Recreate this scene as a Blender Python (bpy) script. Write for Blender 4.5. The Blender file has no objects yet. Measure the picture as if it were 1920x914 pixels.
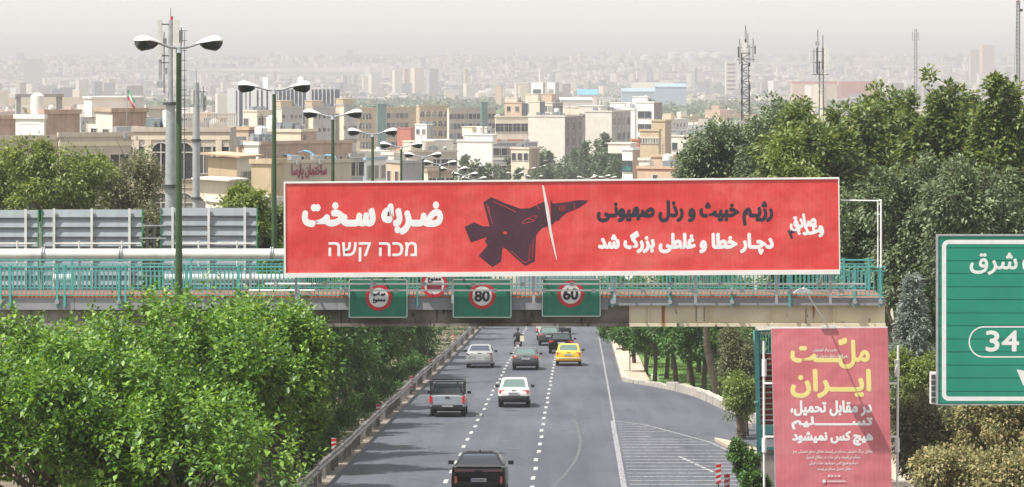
import bpy, bmesh, math, random, unicodedata
import numpy as np
from mathutils import Vector, Matrix

SC = bpy.context.scene
COL = SC.collection
PI = math.pi
rnd = random.Random(11)
F = 6200.0            # focal length in photo pixels
HZ = 100.0            # photo row of the horizon
CZ = 9.0              # camera height over the road under it

# ------------------------------------------------------------------ camera
cam = bpy.data.objects.new('camera', bpy.data.cameras.new('camera'))
COL.objects.link(cam)
cam.location = (0, 0, CZ)
cam.rotation_euler = (PI / 2, 0, 0)
cam.data.sensor_width = 36
cam.data.lens = 36 * F / 1920
cam.data.shift_y = -(457 - HZ) / 1920
cam.data.clip_start = 1
cam.data.clip_end = 60000
SC.camera = cam

# ------------------------------------------------------------------ light
SUN_EL, SUN_AZ = math.radians(60), math.radians(62)   # azimuth measured from behind the camera towards its left
W = bpy.data.worlds.new('World')
SC.world = W
W.use_nodes = True
nt = W.node_tree
bg = nt.nodes['Background']
sky = nt.nodes.new('ShaderNodeTexSky')
sky.sky_type = 'NISHITA'
sky.sun_disc = False
sky.sun_elevation = SUN_EL
sdir = Vector((math.sin(SUN_AZ) * math.cos(SUN_EL), math.cos(SUN_AZ) * math.cos(SUN_EL), -math.sin(SUN_EL)))
sky.sun_rotation = math.atan2(-sdir.x, -sdir.y)
sky.altitude = 1200
sky.air_density = 1.0
sky.dust_density = 3.0
sky.ozone_density = 1.0
hsv = nt.nodes.new('ShaderNodeHueSaturation')
hsv.inputs['Saturation'].default_value = 0.35
nt.links.new(sky.outputs[0], hsv.inputs['Color'])
# the dusty air whitens the whole sky evenly
pale = nt.nodes.new('ShaderNodeMixRGB'); pale.inputs[0].default_value = .6; pale.inputs[2].default_value = (4.95, 4.72, 4.42, 1)
nt.links.new(hsv.outputs[0], pale.inputs[1])
nt.links.new(pale.outputs[0], bg.inputs['Color'])
bg.inputs['Strength'].default_value = 0.15
sun = bpy.data.objects.new('sun', bpy.data.lights.new('sun', 'SUN'))
COL.objects.link(sun)
sun.data.energy = 5.0
sun.data.angle = math.radians(0.53)
sun.data.color = (1.0, 0.945, 0.86)
sun.rotation_euler = sdir.to_track_quat('-Z', 'Y').to_euler()
SC.view_settings.view_transform = 'Standard'
SC.view_settings.look = 'None'
SC.view_settings.exposure = 0.54
SC.view_settings.gamma = 1
SC.cycles.use_denoising = True
SC.cycles.max_bounces = 6
SC.cycles.volume_bounces = 0
SC.cycles.transparent_max_bounces = 6

# ------------------------------------------------------------------ positions
def P(px, py, D):
    return Vector(((px - 960) * D / F, D, CZ + (HZ - py) * D / F))
GP = [(-300, 15.7), (0, 0), (400, -20.97), (480, -23.6), (600, -25.5), (1000, -28), (2000, -34), (4000, -48), (5500, -44), (7500, -8), (9000, 0), (12000, 1), (40000, 1)]
def G(D):
    return float(np.interp(D, [g[0] for g in GP], [g[1] for g in GP]))
def RX(off, D):
    return 0.02032 * D + off
def DY(y):                     # road distance shown at photo row y
    return 55800.0 / (y - 425)

# ------------------------------------------------------------------ materials
def ramp(nodes, stops):
    r = nodes.new('ShaderNodeValToRGB')
    el = r.color_ramp.elements
    el[0].position, el[0].color = stops[0][0], (*stops[0][1], 1)
    el[1].position, el[1].color = stops[-1][0], (*stops[-1][1], 1)
    for p, c in stops[1:-1]:
        e = el.new(p); e.color = (*c, 1)
    return r
def base_mat(name):
    m = bpy.data.materials.new(name)
    m.use_nodes = True
    return m, m.node_tree.nodes, m.node_tree.links, m.node_tree.nodes['Principled BSDF']
def mat(name, col, rough=0.7, var=0.18, scale=1.5, metal=0.0, bump=0.0, streak=0.0, coat=0.0, dirt=None, island=0.0, spec=None):
    m, n, l, b = base_mat(name)
    tc = n.new('ShaderNodeTexCoord')
    nz = n.new('ShaderNodeTexNoise')
    nz.inputs['Scale'].default_value = scale
    nz.inputs['Detail'].default_value = 6
    l.new(tc.outputs['Object'], nz.inputs['Vector'])
    c = Vector(col)
    r = ramp(n, [(0.3, tuple(c * (1 - var))), (0.7, tuple(min(1, v * (1 + var)) for v in c))])
    l.new(nz.outputs['Fac'], r.inputs['Fac'])
    out = r.outputs[0]
    if streak:
        mp = n.new('ShaderNodeMapping'); mp.inputs['Scale'].default_value = (3.0, 3.0, 0.25)
        l.new(tc.outputs['Object'], mp.inputs['Vector'])
        n2 = n.new('ShaderNodeTexNoise'); n2.inputs['Scale'].default_value = 1.2; n2.inputs['Detail'].default_value = 5
        l.new(mp.outputs[0], n2.inputs['Vector'])
        r2 = ramp(n, [(0.52, (0, 0, 0)), (0.72, (1, 1, 1))])
        l.new(n2.outputs['Fac'], r2.inputs['Fac'])
        mu = n.new('ShaderNodeMath'); mu.operation = 'MULTIPLY'; mu.inputs[1].default_value = streak
        l.new(r2.outputs[0], mu.inputs[0])
        mx = n.new('ShaderNodeMixRGB'); mx.inputs[2].default_value = (*(dirt or tuple(c * 0.35)), 1)
        l.new(mu.outputs[0], mx.inputs[0]); l.new(out, mx.inputs[1])
        out = mx.outputs[0]
    if island:
        g = n.new('ShaderNodeNewGeometry')
        mr = n.new('ShaderNodeMapRange'); mr.inputs[3].default_value = 1 - island; mr.inputs[4].default_value = 1 + island
        l.new(g.outputs['Random Per Island'], mr.inputs[0])
        h = n.new('ShaderNodeHueSaturation'); l.new(mr.outputs[0], h.inputs['Value']); l.new(out, h.inputs['Color'])
        out = h.outputs[0]
    l.new(out, b.inputs['Base Color'])
    b.inputs['Roughness'].default_value = rough
    b.inputs['Metallic'].default_value = metal
    if spec is not None: b.inputs['Specular IOR Level'].default_value = spec
    if coat: b.inputs['Coat Weight'].default_value = coat; b.inputs['Coat Roughness'].default_value = 0.05
    if bump:
        bp = n.new('ShaderNodeBump'); bp.inputs['Strength'].default_value = bump; bp.inputs['Distance'].default_value = 0.05
        n3 = n.new('ShaderNodeTexNoise'); n3.inputs['Scale'].default_value = scale * 8; n3.inputs['Detail'].default_value = 4
        l.new(tc.outputs['Object'], n3.inputs['Vector'])
        l.new(n3.outputs['Fac'], bp.inputs['Height']); l.new(bp.outputs[0], b.inputs['Normal'])
    return m
def leaf_mat(name, c0, c1, c2, trans=0.35, rough=0.45):
    m, n, l, b = base_mat(name)
    g = n.new('ShaderNodeNewGeometry')
    r = ramp(n, [(0.0, c0), (0.55, c1), (1.0, c2)])
    l.new(g.outputs['Random Per Island'], r.inputs['Fac'])
    l.new(r.outputs[0], b.inputs['Base Color'])
    b.inputs['Roughness'].default_value = rough
    t = n.new('ShaderNodeBsdfTranslucent')
    h = n.new('ShaderNodeHueSaturation'); h.inputs['Hue'].default_value = 0.485; h.inputs['Saturation'].default_value = 1.15; h.inputs['Value'].default_value = 1.5
    l.new(r.outputs[0], h.inputs['Color']); l.new(h.outputs[0], t.inputs['Color'])
    mx = n.new('ShaderNodeMixShader'); mx.inputs[0].default_value = trans
    l.new(b.outputs[0], mx.inputs[1]); l.new(t.outputs[0], mx.inputs[2])
    l.new(mx.outputs[0], n['Material Output'].inputs['Surface'])
    return m
M = {}
M['white'] = mat('white_paint', (.74, .74, .72), .5, .06, 2)
M['offwhite'] = mat('worn_white_paint', (.62, .62, .60), .55, .12, 3, streak=.25, dirt=(.3, .27, .22))
M['galv'] = mat('galvanised_steel', (.36, .38, .40), .45, .15, 4, metal=.35)
M['rail'] = mat('weathered_guardrail_steel', (.26, .25, .24), .5, .3, 2.5, metal=.45, streak=.4, dirt=(.10, .07, .05))
M['dark'] = mat('dark_grey_metal', (.05, .055, .06), .5, .2, 3)
M['black'] = mat('black_plastic', (.012, .012, .014), .45, .2, 3)
M['lampgreen'] = mat('green_pole_paint', (.035, .075, .03), .4, .2, 2)
M['lampglass'] = mat('smoked_lamp_bowl', (.025, .028, .027), .15, .2, 2)
M['teal'] = mat('teal_railing_paint', (.08, .34, .33), .5, .15, 3)
M['grey_fascia'] = mat('grey_bridge_fascia', (.27, .28, .31), .6, .10, .7, streak=.25, dirt=(.15, .14, .14))
M['orange'] = mat('orange_stripe_paint', (.78, .16, .03), .6, .1, 1)
M['concrete'] = mat('weathered_concrete', (.30, .28, .25), .85, .2, 1.2, bump=.3, streak=.5, dirt=(.10, .085, .07))
M['pier'] = mat('dirty_bridge_concrete', (.26, .24, .22), .9, .2, 1, streak=.4)
M['leafgreen_sign'] = mat('green_sign_sheeting', (.003, .215, .145), .4, .08, 1.2)
M['signgreen'] = mat('green_gantry_sheeting', (.008, .17, .11), .45, .14, 2, streak=.25, dirt=(.05, .2, .16))
M['signred'] = mat('red_sign_ring', (.50, .02, .03), .45, .1, 3)
M['signwhite'] = mat('white_sign_face', (.66, .67, .68), .5, .08, 4)
M['whiteprint'] = mat('white_printed_letters', (.80, .80, .80), .6, .05, 3)
M['ink'] = mat('black_print', (.018, .02, .035), .5, .1, 3)
M['yellowprint'] = mat('yellow_print', (.80, .69, .26), .6, .05, 2)
M['marker_red'] = mat('red_reflective_band', (.55, .03, .025), .5, .15, 5)
M['tyre'] = mat('tyre_rubber', (.018, .018, .019), .85, .2, 8)
M['rim'] = mat('wheel_rim', (.35, .36, .38), .3, .1, 5, metal=.8)
M['taillight'] = mat('red_tail_lamp', (.48, .012, .014), .12, .1, 5, coat=.6)
M['darklight'] = mat('smoked_tail_lamp', (.10, .015, .018), .12, .1, 5, coat=.6)
M['plate'] = mat('number_plate_white', (.62, .64, .68), .4, .04, 3)
M['plateblue'] = mat('number_plate_blue', (.02, .08, .35), .4, .04, 3)
M['dark_red'] = mat('dark_red_steps', (.22, .02, .015), .6, .25, 4)
M['bark'] = mat('tree_bark', (.10, .075, .055), .95, .3, 6, bump=.6)
M['soil'] = mat('dry_soil', (.15, .12, .085), .95, .25, .8, bump=.4)
M['pave'] = mat('dusty_paving', (.44, .37, .29), .9, .15, 1.2, bump=.2, streak=0)
M['dust'] = mat('dusty_gutter', (.20, .175, .15), .95, .5, .9, bump=.4)
M['kerb'] = mat('kerb_stone', (.40, .38, .34), .9, .2, 3, bump=.3, island=.2)
M['grass'] = mat('mown_grass', (.10, .22, .04), .95, .3, 3, bump=.8)
M['pickup_paint'] = mat('shade_toned_white_paint', (.26, .29, .33), .4, .06, 2, coat=.4)  # white paint toned bluish grey to carry the shade on its rear
M['yellow_car'] = mat('yellow_taxi_paint', (.75, .46, .02), .3, .03, 2, coat=.8)
M['white_car'] = mat('white_car_paint', (.70, .70, .69), .3, .03, 2, coat=.8)
M['silver_car'] = mat('silver_car_paint', (.42, .43, .44), .28, .05, 2, metal=.5, coat=.8)
M['grey_car'] = mat('grey_car_paint', (.10, .105, .115), .3, .05, 2, metal=.4, coat=.8)
M['dark_car'] = mat('dark_green_car_paint', (.05, .06, .065), .3, .05, 2, metal=.3, coat=.8)
M['black_car'] = mat('black_car_paint', (.003, .003, .005), .22, .03, 2, coat=.05, spec=.15)
M['bumper'] = mat('grey_plastic_bumper', (.030, .032, .036), .55, .15, 4)
M['cream'] = mat('cream_stone_cladding', (.66, .59, .47), .85, .10, .5, streak=.3, dirt=(.38, .32, .26), bump=.15)
M['taupe'] = mat('taupe_stone_cladding', (.48, .42, .36), .85, .10, .5, streak=.35, dirt=(.25, .21, .18), bump=.15)
M['brick'] = mat('bare_brown_brick', (.44, .33, .26), .9, .16, 1.1, streak=.35, dirt=(.20, .14, .11), bump=.25)
M['buff'] = mat('buff_brick', (.50, .40, .27), .9, .12, .8, streak=.3, dirt=(.3, .24, .18), bump=.2)
M['palewall'] = mat('pale_plaster', (.66, .62, .56), .85, .08, .5, streak=.35, dirt=(.42, .38, .33))
M['whitewall'] = mat('white_plaster', (.76, .75, .72), .85, .06, .5, streak=.2, dirt=(.5, .47, .42))
M['greywall'] = mat('grey_plaster', (.36, .36, .36), .85, .12, .6, streak=.4, dirt=(.2, .2, .2))
M['purpwall'] = mat('shaded_brown_tile', (.24, .20, .20), .8, .12, .8, streak=.3)  # brown wall tone, dark enough to paint shade onto house sides
M['terra'] = mat('orange_render', (.56, .41, .30), .85, .12, .8, streak=.3, dirt=(.4, .26, .18))
M['redbrick'] = mat('red_brick_band', (.42, .14, .10), .85, .15, 1)
M['greenpanel'] = mat('grey_green_curtain_wall', (.10, .20, .19), .3, .12, .5)
M['bluewhite'] = mat('white_tower_cladding', (.72, .74, .76), .7, .05, .5)
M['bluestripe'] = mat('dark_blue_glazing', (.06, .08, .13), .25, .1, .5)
M['roofblue'] = mat('blue_tarpaulin', (.10, .38, .68), .55, .15, .9)
M['shedblue'] = mat('pale_blue_sheet_metal', (.32, .43, .52), .5, .08, .05)
M['shedcream'] = mat('cream_sheet_metal', (.62, .62, .52), .5, .1, .05)
M['orangeroof'] = mat('rusty_orange_roofing', (.50, .36, .25), .8, .2, .8)
M['maroon'] = mat('maroon_lettering', (.24, .03, .07), .5, .1, 1)
M['tank'] = mat('white_water_tank', (.72, .72, .70), .5, .05, 2)
M['winframe'] = mat('window_frame_paint', (.50, .48, .45), .6, .1, 2)
M['corrug'] = mat('blue_grey_sheet', (.24, .275, .30), .45, .14, .9, metal=.25, streak=.3, dirt=(.2, .2, .19))
def glass(name, col, rough=.08):
    m, n, l, b = base_mat(name)
    b.inputs['Base Color'].default_value = (*col, 1); b.inputs['Roughness'].default_value = rough
    b.inputs['Specular IOR Level'].default_value = .4
    return m
M['glass'] = glass('window_glass', (.035, .042, .05), .12)
def window_glass():
    m, n, l, b = base_mat('window_glass')
    oi = n.new('ShaderNodeObjectInfo')
    r = ramp(n, [(0, (.03, .036, .045)), (.55, (.05, .055, .06)), (.72, (.16, .15, .14)), (1, (.32, .30, .27))])
    l.new(oi.outputs['Random'], r.inputs['Fac']); l.new(r.outputs[0], b.inputs['Base Color'])
    b.inputs['Roughness'].default_value = .15
    return m
M['glass'] = window_glass()
M['carglass'] = glass('car_window_glass', (.05, .065, .07), .04)
M['carglass_blue'] = glass('sky_toned_rear_glass', (.05, .062, .095), .04)  # bluish base colour stands in for the reflected sky
M['carglass_green'] = glass('greenish_rear_glass', (.12, .18, .17), .06)

def asphalt():
    m, n, l, b = base_mat('asphalt')
    tc = n.new('ShaderNodeTexCoord')
    def noise(sc, map_scale, det=6):
        mp = n.new('ShaderNodeMapping'); mp.inputs['Scale'].default_value = map_scale
        l.new(tc.outputs['Object'], mp.inputs['Vector'])
        z = n.new('ShaderNodeTexNoise'); z.inputs['Scale'].default_value = sc; z.inputs['Detail'].default_value = det
        l.new(mp.outputs[0], z.inputs['Vector']); return z
    a = noise(.9, (1.4, .03, 1)); r1 = ramp(n, [(.3, (.064, .072, .094)), (.7, (.093, .101, .126))]); l.new(a.outputs['Fac'], r1.inputs['Fac'])
    c = noise(.25, (1, .3, 1)); r2 = ramp(n, [(.35, (.80, .80, .81)), (.65, (1.12, 1.11, 1.10))]); l.new(c.outputs['Fac'], r2.inputs['Fac'])
    d = noise(30, (1, 1, 1), 3); r3 = ramp(n, [(.3, (.90, .90, .90)), (.7, (1.1, 1.1, 1.1))]); l.new(d.outputs['Fac'], r3.inputs['Fac'])
    # tar-sealed cracks
    v = n.new('ShaderNodeTexVoronoi'); v.feature = 'DISTANCE_TO_EDGE'; v.inputs['Scale'].default_value = .16
    mp = n.new('ShaderNodeMapping'); mp.inputs['Scale'].default_value = (1, .55, 1); l.new(tc.outputs['Object'], mp.inputs['Vector'])
    wz = n.new('ShaderNodeTexNoise'); wz.inputs['Scale'].default_value = .8; l.new(mp.outputs[0], wz.inputs['Vector'])
    ad = n.new('ShaderNodeMixRGB'); ad.blend_type = 'ADD'; ad.inputs[0].default_value = .8; l.new(mp.outputs[0], ad.inputs[1]); l.new(wz.outputs['Color'], ad.inputs[2])
    l.new(ad.outputs[0], v.inputs['Vector'])
    r4 = ramp(n, [(.0, (.62, .62, .62)), (.006, (1, 1, 1))]); l.new(v.outputs['Distance'], r4.inputs['Fac'])
    out = r1.outputs[0]
    for r in (r2, r3, r4):
        x = n.new('ShaderNodeMixRGB'); x.blend_type = 'MULTIPLY'; x.inputs[0].default_value = 1
        l.new(out, x.inputs[1]); l.new(r.outputs[0], x.inputs[2]); out = x.outputs[0]
    l.new(out, b.inputs['Base Color']); b.inputs['Roughness'].default_value = .8
    return m
M['asphalt'] = asphalt()
def worn(name, col, thr):
    # worn paint: colour breaks up into the asphalt under it
    m, n, l, b = base_mat(name)
    tc = n.new('ShaderNodeTexCoord'); z = n.new('ShaderNodeTexNoise'); z.inputs['Scale'].default_value = 7; z.inputs['Detail'].default_value = 6
    l.new(tc.outputs['Object'], z.inputs['Vector'])
    r = ramp(n, [(thr - .06, (.10, .105, .125)), (thr + .08, col)]); l.new(z.outputs['Fac'], r.inputs['Fac'])
    l.new(r.outputs[0], b.inputs['Base Color']); b.inputs['Roughness'].default_value = .8
    return m
M['scar'] = worn('road_scar_paint', (.105, .113, .135), .5)
M['lane'] = worn('lane_paint', (.48, .48, .48), .44)
M['faded'] = worn('faded_lane_paint', (.29, .29, .31), .44)
def banner_mat(name, col, fade):
    m, n, l, b = base_mat(name)
    tc = n.new('ShaderNodeTexCoord')
    z = n.new('ShaderNodeTexNoise'); z.inputs['Scale'].default_value = .6; z.inputs['Detail'].default_value = 9; z.inputs['Roughness'].default_value = .7
    l.new(tc.outputs['Object'], z.inputs['Vector'])
    c = Vector(col)
    r = ramp(n, [(.45, tuple(c)), (.72, fade)]); l.new(z.outputs['Fac'], r.inputs['Fac'])
    # fine vertical weave stripes of the printed mesh
    w = n.new('ShaderNodeTexWave'); w.inputs['Scale'].default_value = 2.2; w.inputs['Distortion'].default_value = .6; w.bands_direction = 'X'
    l.new(tc.outputs['Object'], w.inputs['Vector'])
    r2 = ramp(n, [(0, (.97, .97, .97)), (1, (1.02, 1.02, 1.02))]); l.new(w.outputs['Fac'], r2.inputs['Fac'])
    x = n.new('ShaderNodeMixRGB'); x.blend_type = 'MULTIPLY'; x.inputs[0].default_value = 1
    l.new(r.outputs[0], x.inputs[1]); l.new(r2.outputs[0], x.inputs[2])
    l.new(x.outputs[0], b.inputs['Base Color']); b.inputs['Roughness'].default_value = .6
    z2 = n.new('ShaderNodeTexNoise'); z2.inputs['Scale'].default_value = .9; l.new(tc.outputs['Object'], z2.inputs['Vector'])
    bp = n.new('ShaderNodeBump'); bp.inputs['Strength'].default_value = .22; bp.inputs['Distance'].default_value = .3
    l.new(z2.outputs['Fac'], bp.inputs['Height']); l.new(bp.outputs[0], b.inputs['Normal'])
    return m
M['red_vinyl'] = banner_mat('red_printed_vinyl', (.62, .045, .042), (.70, .13, .115))
M['pink_vinyl'] = banner_mat('faded_pink_red_vinyl', (.56, .15, .175), (.62, .22, .24))
def girder_mat(rust):
    m, n, l, b = base_mat('rusty_cream_girder' if rust else 'sooty_shaded_girder')
    tc = n.new('ShaderNodeTexCoord')
    def nz(sc, ms):
        mp = n.new('ShaderNodeMapping'); mp.inputs['Scale'].default_value = ms; l.new(tc.outputs['Object'], mp.inputs['Vector'])
        z = n.new('ShaderNodeTexNoise'); z.inputs['Scale'].default_value = sc; z.inputs['Detail'].default_value = 7; l.new(mp.outputs[0], z.inputs['Vector']); return z
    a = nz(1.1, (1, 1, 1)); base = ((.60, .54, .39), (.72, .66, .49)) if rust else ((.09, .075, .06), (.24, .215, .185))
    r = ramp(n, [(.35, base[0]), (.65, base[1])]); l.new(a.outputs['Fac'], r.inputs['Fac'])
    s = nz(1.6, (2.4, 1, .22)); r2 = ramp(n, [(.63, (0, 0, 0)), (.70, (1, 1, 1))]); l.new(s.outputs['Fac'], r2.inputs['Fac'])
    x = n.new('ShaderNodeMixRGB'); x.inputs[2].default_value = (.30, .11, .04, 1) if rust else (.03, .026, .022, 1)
    l.new(r2.outputs[0], x.inputs[0]); l.new(r.outputs[0], x.inputs[1])
    q = nz(2.5, (1.4, 1, .5)); r3 = ramp(n, [(.66, (0, 0, 0)), (.70, (1, 1, 1))]); l.new(q.outputs['Fac'], r3.inputs['Fac'])
    y = n.new('ShaderNodeMixRGB'); y.inputs[2].default_value = (.05, .04, .035, 1)
    l.new(r3.outputs[0], y.inputs[0]); l.new(x.outputs[0], y.inputs[1])
    l.new(y.outputs[0], b.inputs['Base Color']); b.inputs['Roughness'].default_value = .75
    return m
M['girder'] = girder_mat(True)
M['girder_dark'] = girder_mat(False)  # soot streaks, with shade also put into the dark base colour
def terrain_mat():
    m, n, l, b = base_mat('plain_ground')
    tc = n.new('ShaderNodeTexCoord')
    z = n.new('ShaderNodeTexNoise'); z.inputs['Scale'].default_value = .004; z.inputs['Detail'].default_value = 9
    l.new(tc.outputs['Object'], z.inputs['Vector'])
    r = ramp(n, [(.38, (.09, .11, .06)), (.5, (.20, .18, .13)), (.62, (.34, .30, .23))]); l.new(z.outputs['Fac'], r.inputs['Fac'])
    z2 = n.new('ShaderNodeTexNoise'); z2.inputs['Scale'].default_value = 1.2; z2.inputs['Detail'].default_value = 7; l.new(tc.outputs['Object'], z2.inputs['Vector'])
    r2 = ramp(n, [(.3, (.7, .7, .7)), (.7, (1.25, 1.25, 1.25))]); l.new(z2.outputs['Fac'], r2.inputs['Fac'])
    x = n.new('ShaderNodeMixRGB'); x.blend_type = 'MULTIPLY'; x.inputs[0].default_value = 1
    l.new(r.outputs[0], x.inputs[1]); l.new(r2.outputs[0], x.inputs[2]); l.new(x.outputs[0], b.inputs['Base Color'])
    b.inputs['Roughness'].default_value = 1
    return m
M['terrain'] = terrain_mat()
def city_mat():
    m, n, l, b = base_mat('distant_city_walls')
    g = n.new('ShaderNodeNewGeometry')
    r = ramp(n, [(0, (.62, .55, .44)), (.25, (.32, .30, .28)), (.45, (.64, .59, .52)), (.62, (.34, .30, .26)), (.78, (.20, .21, .24)), (.92, (.66, .65, .62)), (1, (.42, .22, .14))])
    r.color_ramp.interpolation = 'CONSTANT'
    l.new(g.outputs['Random Per Island'], r.inputs['Fac'])
    l.new(r.outputs[0], b.inputs['Base Color']); b.inputs['Roughness'].default_value = .9
    return m
M['city'] = city_mat()
M['leaf_mulberry'] = leaf_mat('mulberry_leaf', (.040, .115, .018), (.092, .20, .027), (.24, .385, .062), .28, .46)
M['leaf_dark'] = leaf_mat('street_tree_leaf', (.028, .075, .016), (.055, .14, .025), (.10, .22, .035), .28, .45)
M['leaf_olive'] = leaf_mat('olive_green_leaf', (.055, .095, .026), (.115, .165, .045), (.26, .31, .095), .3, .5)
M['leaf_blue'] = leaf_mat('blue_green_leaf', (.05, .085, .038), (.12, .17, .08), (.24, .30, .16), .25, .55)
M['leaf_bright'] = leaf_mat('bright_green_leaf', (.085, .13, .028), (.155, .21, .052), (.28, .34, .10), .35, .5)
M['leaf_grey'] = leaf_mat('grey_green_leaf', (.09, .11, .05), (.15, .17, .085), (.24, .25, .14), .3, .6)
M['needle'] = leaf_mat('silver_blue_needles', (.18, .22, .19), (.23, .28, .24), (.30, .35, .31), .3, .6)
M['leaf_dry'] = leaf_mat('dry_shrub_leaf', (.12, .14, .055), (.26, .26, .11), (.44, .35, .19), .25, .7)
M['leaf_far'] = leaf_mat('far_tree_leaf', (.06, .10, .05), (.105, .155, .08), (.16, .21, .11), .2, .7)

# ------------------------------------------------------------------ mesh helpers
class MB:
    def __init__(s): s.v = []; s.f = []; s.m = []; s.k = 0
    def mat(s, k): s.k = k; return s
    def add(s, vs, fs):
        o = len(s.v); s.v += [tuple(v) for v in vs]
        for f in fs: s.f.append([i + o for i in f]); s.m.append(s.k)
        return s
    def box(s, x0, x1, y0, y1, z0, z1):
        return s.add([(x0, y0, z0), (x1, y0, z0), (x1, y1, z0), (x0, y1, z0), (x0, y0, z1), (x1, y0, z1), (x1, y1, z1), (x0, y1, z1)],
                     [(0, 3, 2, 1), (4, 5, 6, 7), (0, 1, 5, 4), (1, 2, 6, 5), (2, 3, 7, 6), (3, 0, 4, 7)])
    def tube(s, p0, p1, r0, r1=None, n=8, cap=True):
        r1 = r0 if r1 is None else r1
        p0, p1 = Vector(p0), Vector(p1); d = (p1 - p0)
        if d.length < 1e-6: return s
        q = d.to_track_quat('Z', 'Y')
        vs = []
        for p, r in ((p0, r0), (p1, r1)):
            for i in range(n):
                a = 2 * PI * i / n
                vs.append(p + q @ Vector((r * math.cos(a), r * math.sin(a), 0)))
        fs = [(i, (i + 1) % n, n + (i + 1) % n, n + i) for i in range(n)]
        if cap: fs += [tuple(range(n - 1, -1, -1)), tuple(range(n, 2 * n))]
        return s.add(vs, fs)
    def path(s, pts, radii, n=7):
        for i in range(len(pts) - 1): s.tube(pts[i], pts[i + 1], radii[i], radii[i + 1], n, cap=(i == len(pts) - 2))
        return s
    def bar(s, p0, p1, w, h):        # rectangular bar: w across, h up
        p0, p1 = Vector(p0), Vector(p1); d = (p1 - p0).normalized()
        up = Vector((0, 0, 1)) if abs(d.z) < .95 else Vector((0, 1, 0))
        a = d.cross(up).normalized() * w / 2; u = a.cross(d).normalized() * h / 2
        vs = [p + sa * a + su * u for p in (p0, p1) for sa, su in ((-1, -1), (1, -1), (1, 1), (-1, 1))]
        return s.add(vs, [(0, 1, 2, 3), (7, 6, 5, 4), (0, 4, 5, 1), (1, 5, 6, 2), (2, 6, 7, 3), (3, 7, 4, 0)])
    def prism(s, poly, y0, y1):      # poly of (x, z), extruded in y
        n = len(poly)
        return s.add([(x, y0, z) for x, z in poly] + [(x, y1, z) for x, z in poly],
                     [tuple(range(n)), tuple(range(2 * n - 1, n - 1, -1))] + [(i, n + i, n + (i + 1) % n, (i + 1) % n) for i in range(n)])
    def loft(s, rings, caps=True):
        n = len(rings[0]); vs = [v for r in rings for v in r]; fs = []
        for k in range(len(rings) - 1):
            for i in range(n):
                j = (i + 1) % n
                fs.append((k * n + i, k * n + j, (k + 1) * n + j, (k + 1) * n + i))
        if caps: fs += [tuple(range(n - 1, -1, -1)), tuple(range((len(rings) - 1) * n, len(rings) * n))]
        return s.add(vs, fs)
    def mesh(s, name, mats, smooth=False):
        me = bpy.data.meshes.new(name)
        me.from_pydata(s.v, [], s.f)
        for m in (mats if isinstance(mats, (list, tuple)) else [mats]): me.materials.append(m)
        if any(s.m): me.polygons.foreach_set('material_index', s.m)
        bm = bmesh.new(); bm.from_mesh(me); bmesh.ops.recalc_face_normals(bm, faces=bm.faces[:]); bm.to_mesh(me); bm.free()
        if smooth:
            me.polygons.foreach_set('use_smooth', [True] * len(me.polygons))
            me.set_sharp_from_angle(angle=math.radians(38))
        me.update()
        return me
def link(name, data, parent=None, loc=(0, 0, 0), label=None, cat=None, group=None, kind=None, rz=0):
    o = bpy.data.objects.new(name, data); COL.objects.link(o)
    o.location = loc
    if rz: o.rotation_euler = (0, 0, rz)
    if parent: o.parent = parent
    if label: o['label'] = label
    if cat: o['category'] = cat
    if group: o['group'] = group
    if kind: o['kind'] = kind
    return o
def thing(name, label, cat, loc=(0, 0, 0), rz=0, group=None, kind=None):
    return link(name, None, None, loc, label, cat, group, kind, rz)
def part(name, mb, mats, parent, loc=(0, 0, 0), smooth=False, label=None, kind=None):
    me = mb.mesh(name, mats, smooth) if isinstance(mb, MB) else mb
    return link(name, me, parent, loc, label, kind=kind)
def copy_tree(o, parent=None, **kw):
    c = o.copy(); COL.objects.link(c); c.parent = parent
    for k in kw: c[k] = kw[k]
    for ch in o.children: copy_tree(ch, c)
    return c

# ------------------------------------------------------------------ lettering (built-in font, joined forms worked out here)
FORMS = {}
for c in list(range(0xFB50, 0xFC00)) + list(range(0xFE80, 0xFEFD)):
    d = unicodedata.decomposition(chr(c)).split()
    if len(d) == 2 and d[0] in ('<isolated>', '<final>', '<initial>', '<medial>'):
        FORMS.setdefault(chr(int(d[1], 16)), {}).setdefault(d[0][1:-1], chr(c))
def shape(s):
    out = []; n = len(s)
    dual = lambda c: c == '\u0640' or (c in FORMS and 'initial' in FORMS[c])
    join = lambda c: c == '\u0640' or (c in FORMS and 'final' in FORMS[c])
    for i, c in enumerate(s):
        if c not in FORMS: out.append(c); continue
        p = i > 0 and dual(s[i - 1]); q = i < n - 1 and dual(c) and join(s[i + 1])
        k = 'medial' if p and q else 'final' if p else 'initial' if q else 'isolated'
        out.append(FORMS[c].get(k, c))
    return ''.join(reversed(out)).replace('\u200c', '')
def text_xy(s, persian=True):
    cu = bpy.data.curves.new('lettering', 'FONT')
    cu.body = shape(s) if persian else s
    cu.size = 1; cu.resolution_u = 3
    ob = bpy.data.objects.new('lettering', cu); COL.objects.link(ob)
    bpy.context.view_layer.update()
    me = bpy.data.meshes.new_from_object(ob.evaluated_get(bpy.context.evaluated_depsgraph_get()))
    v = np.empty(len(me.vertices) * 3, np.float32); me.vertices.foreach_get('co', v); v = v.reshape(-1, 3)[:, :2]
    faces = [list(p.vertices) for p in me.polygons]
    bpy.data.objects.remove(ob); bpy.data.curves.remove(cu); bpy.data.meshes.remove(me)
    return v, faces
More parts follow.
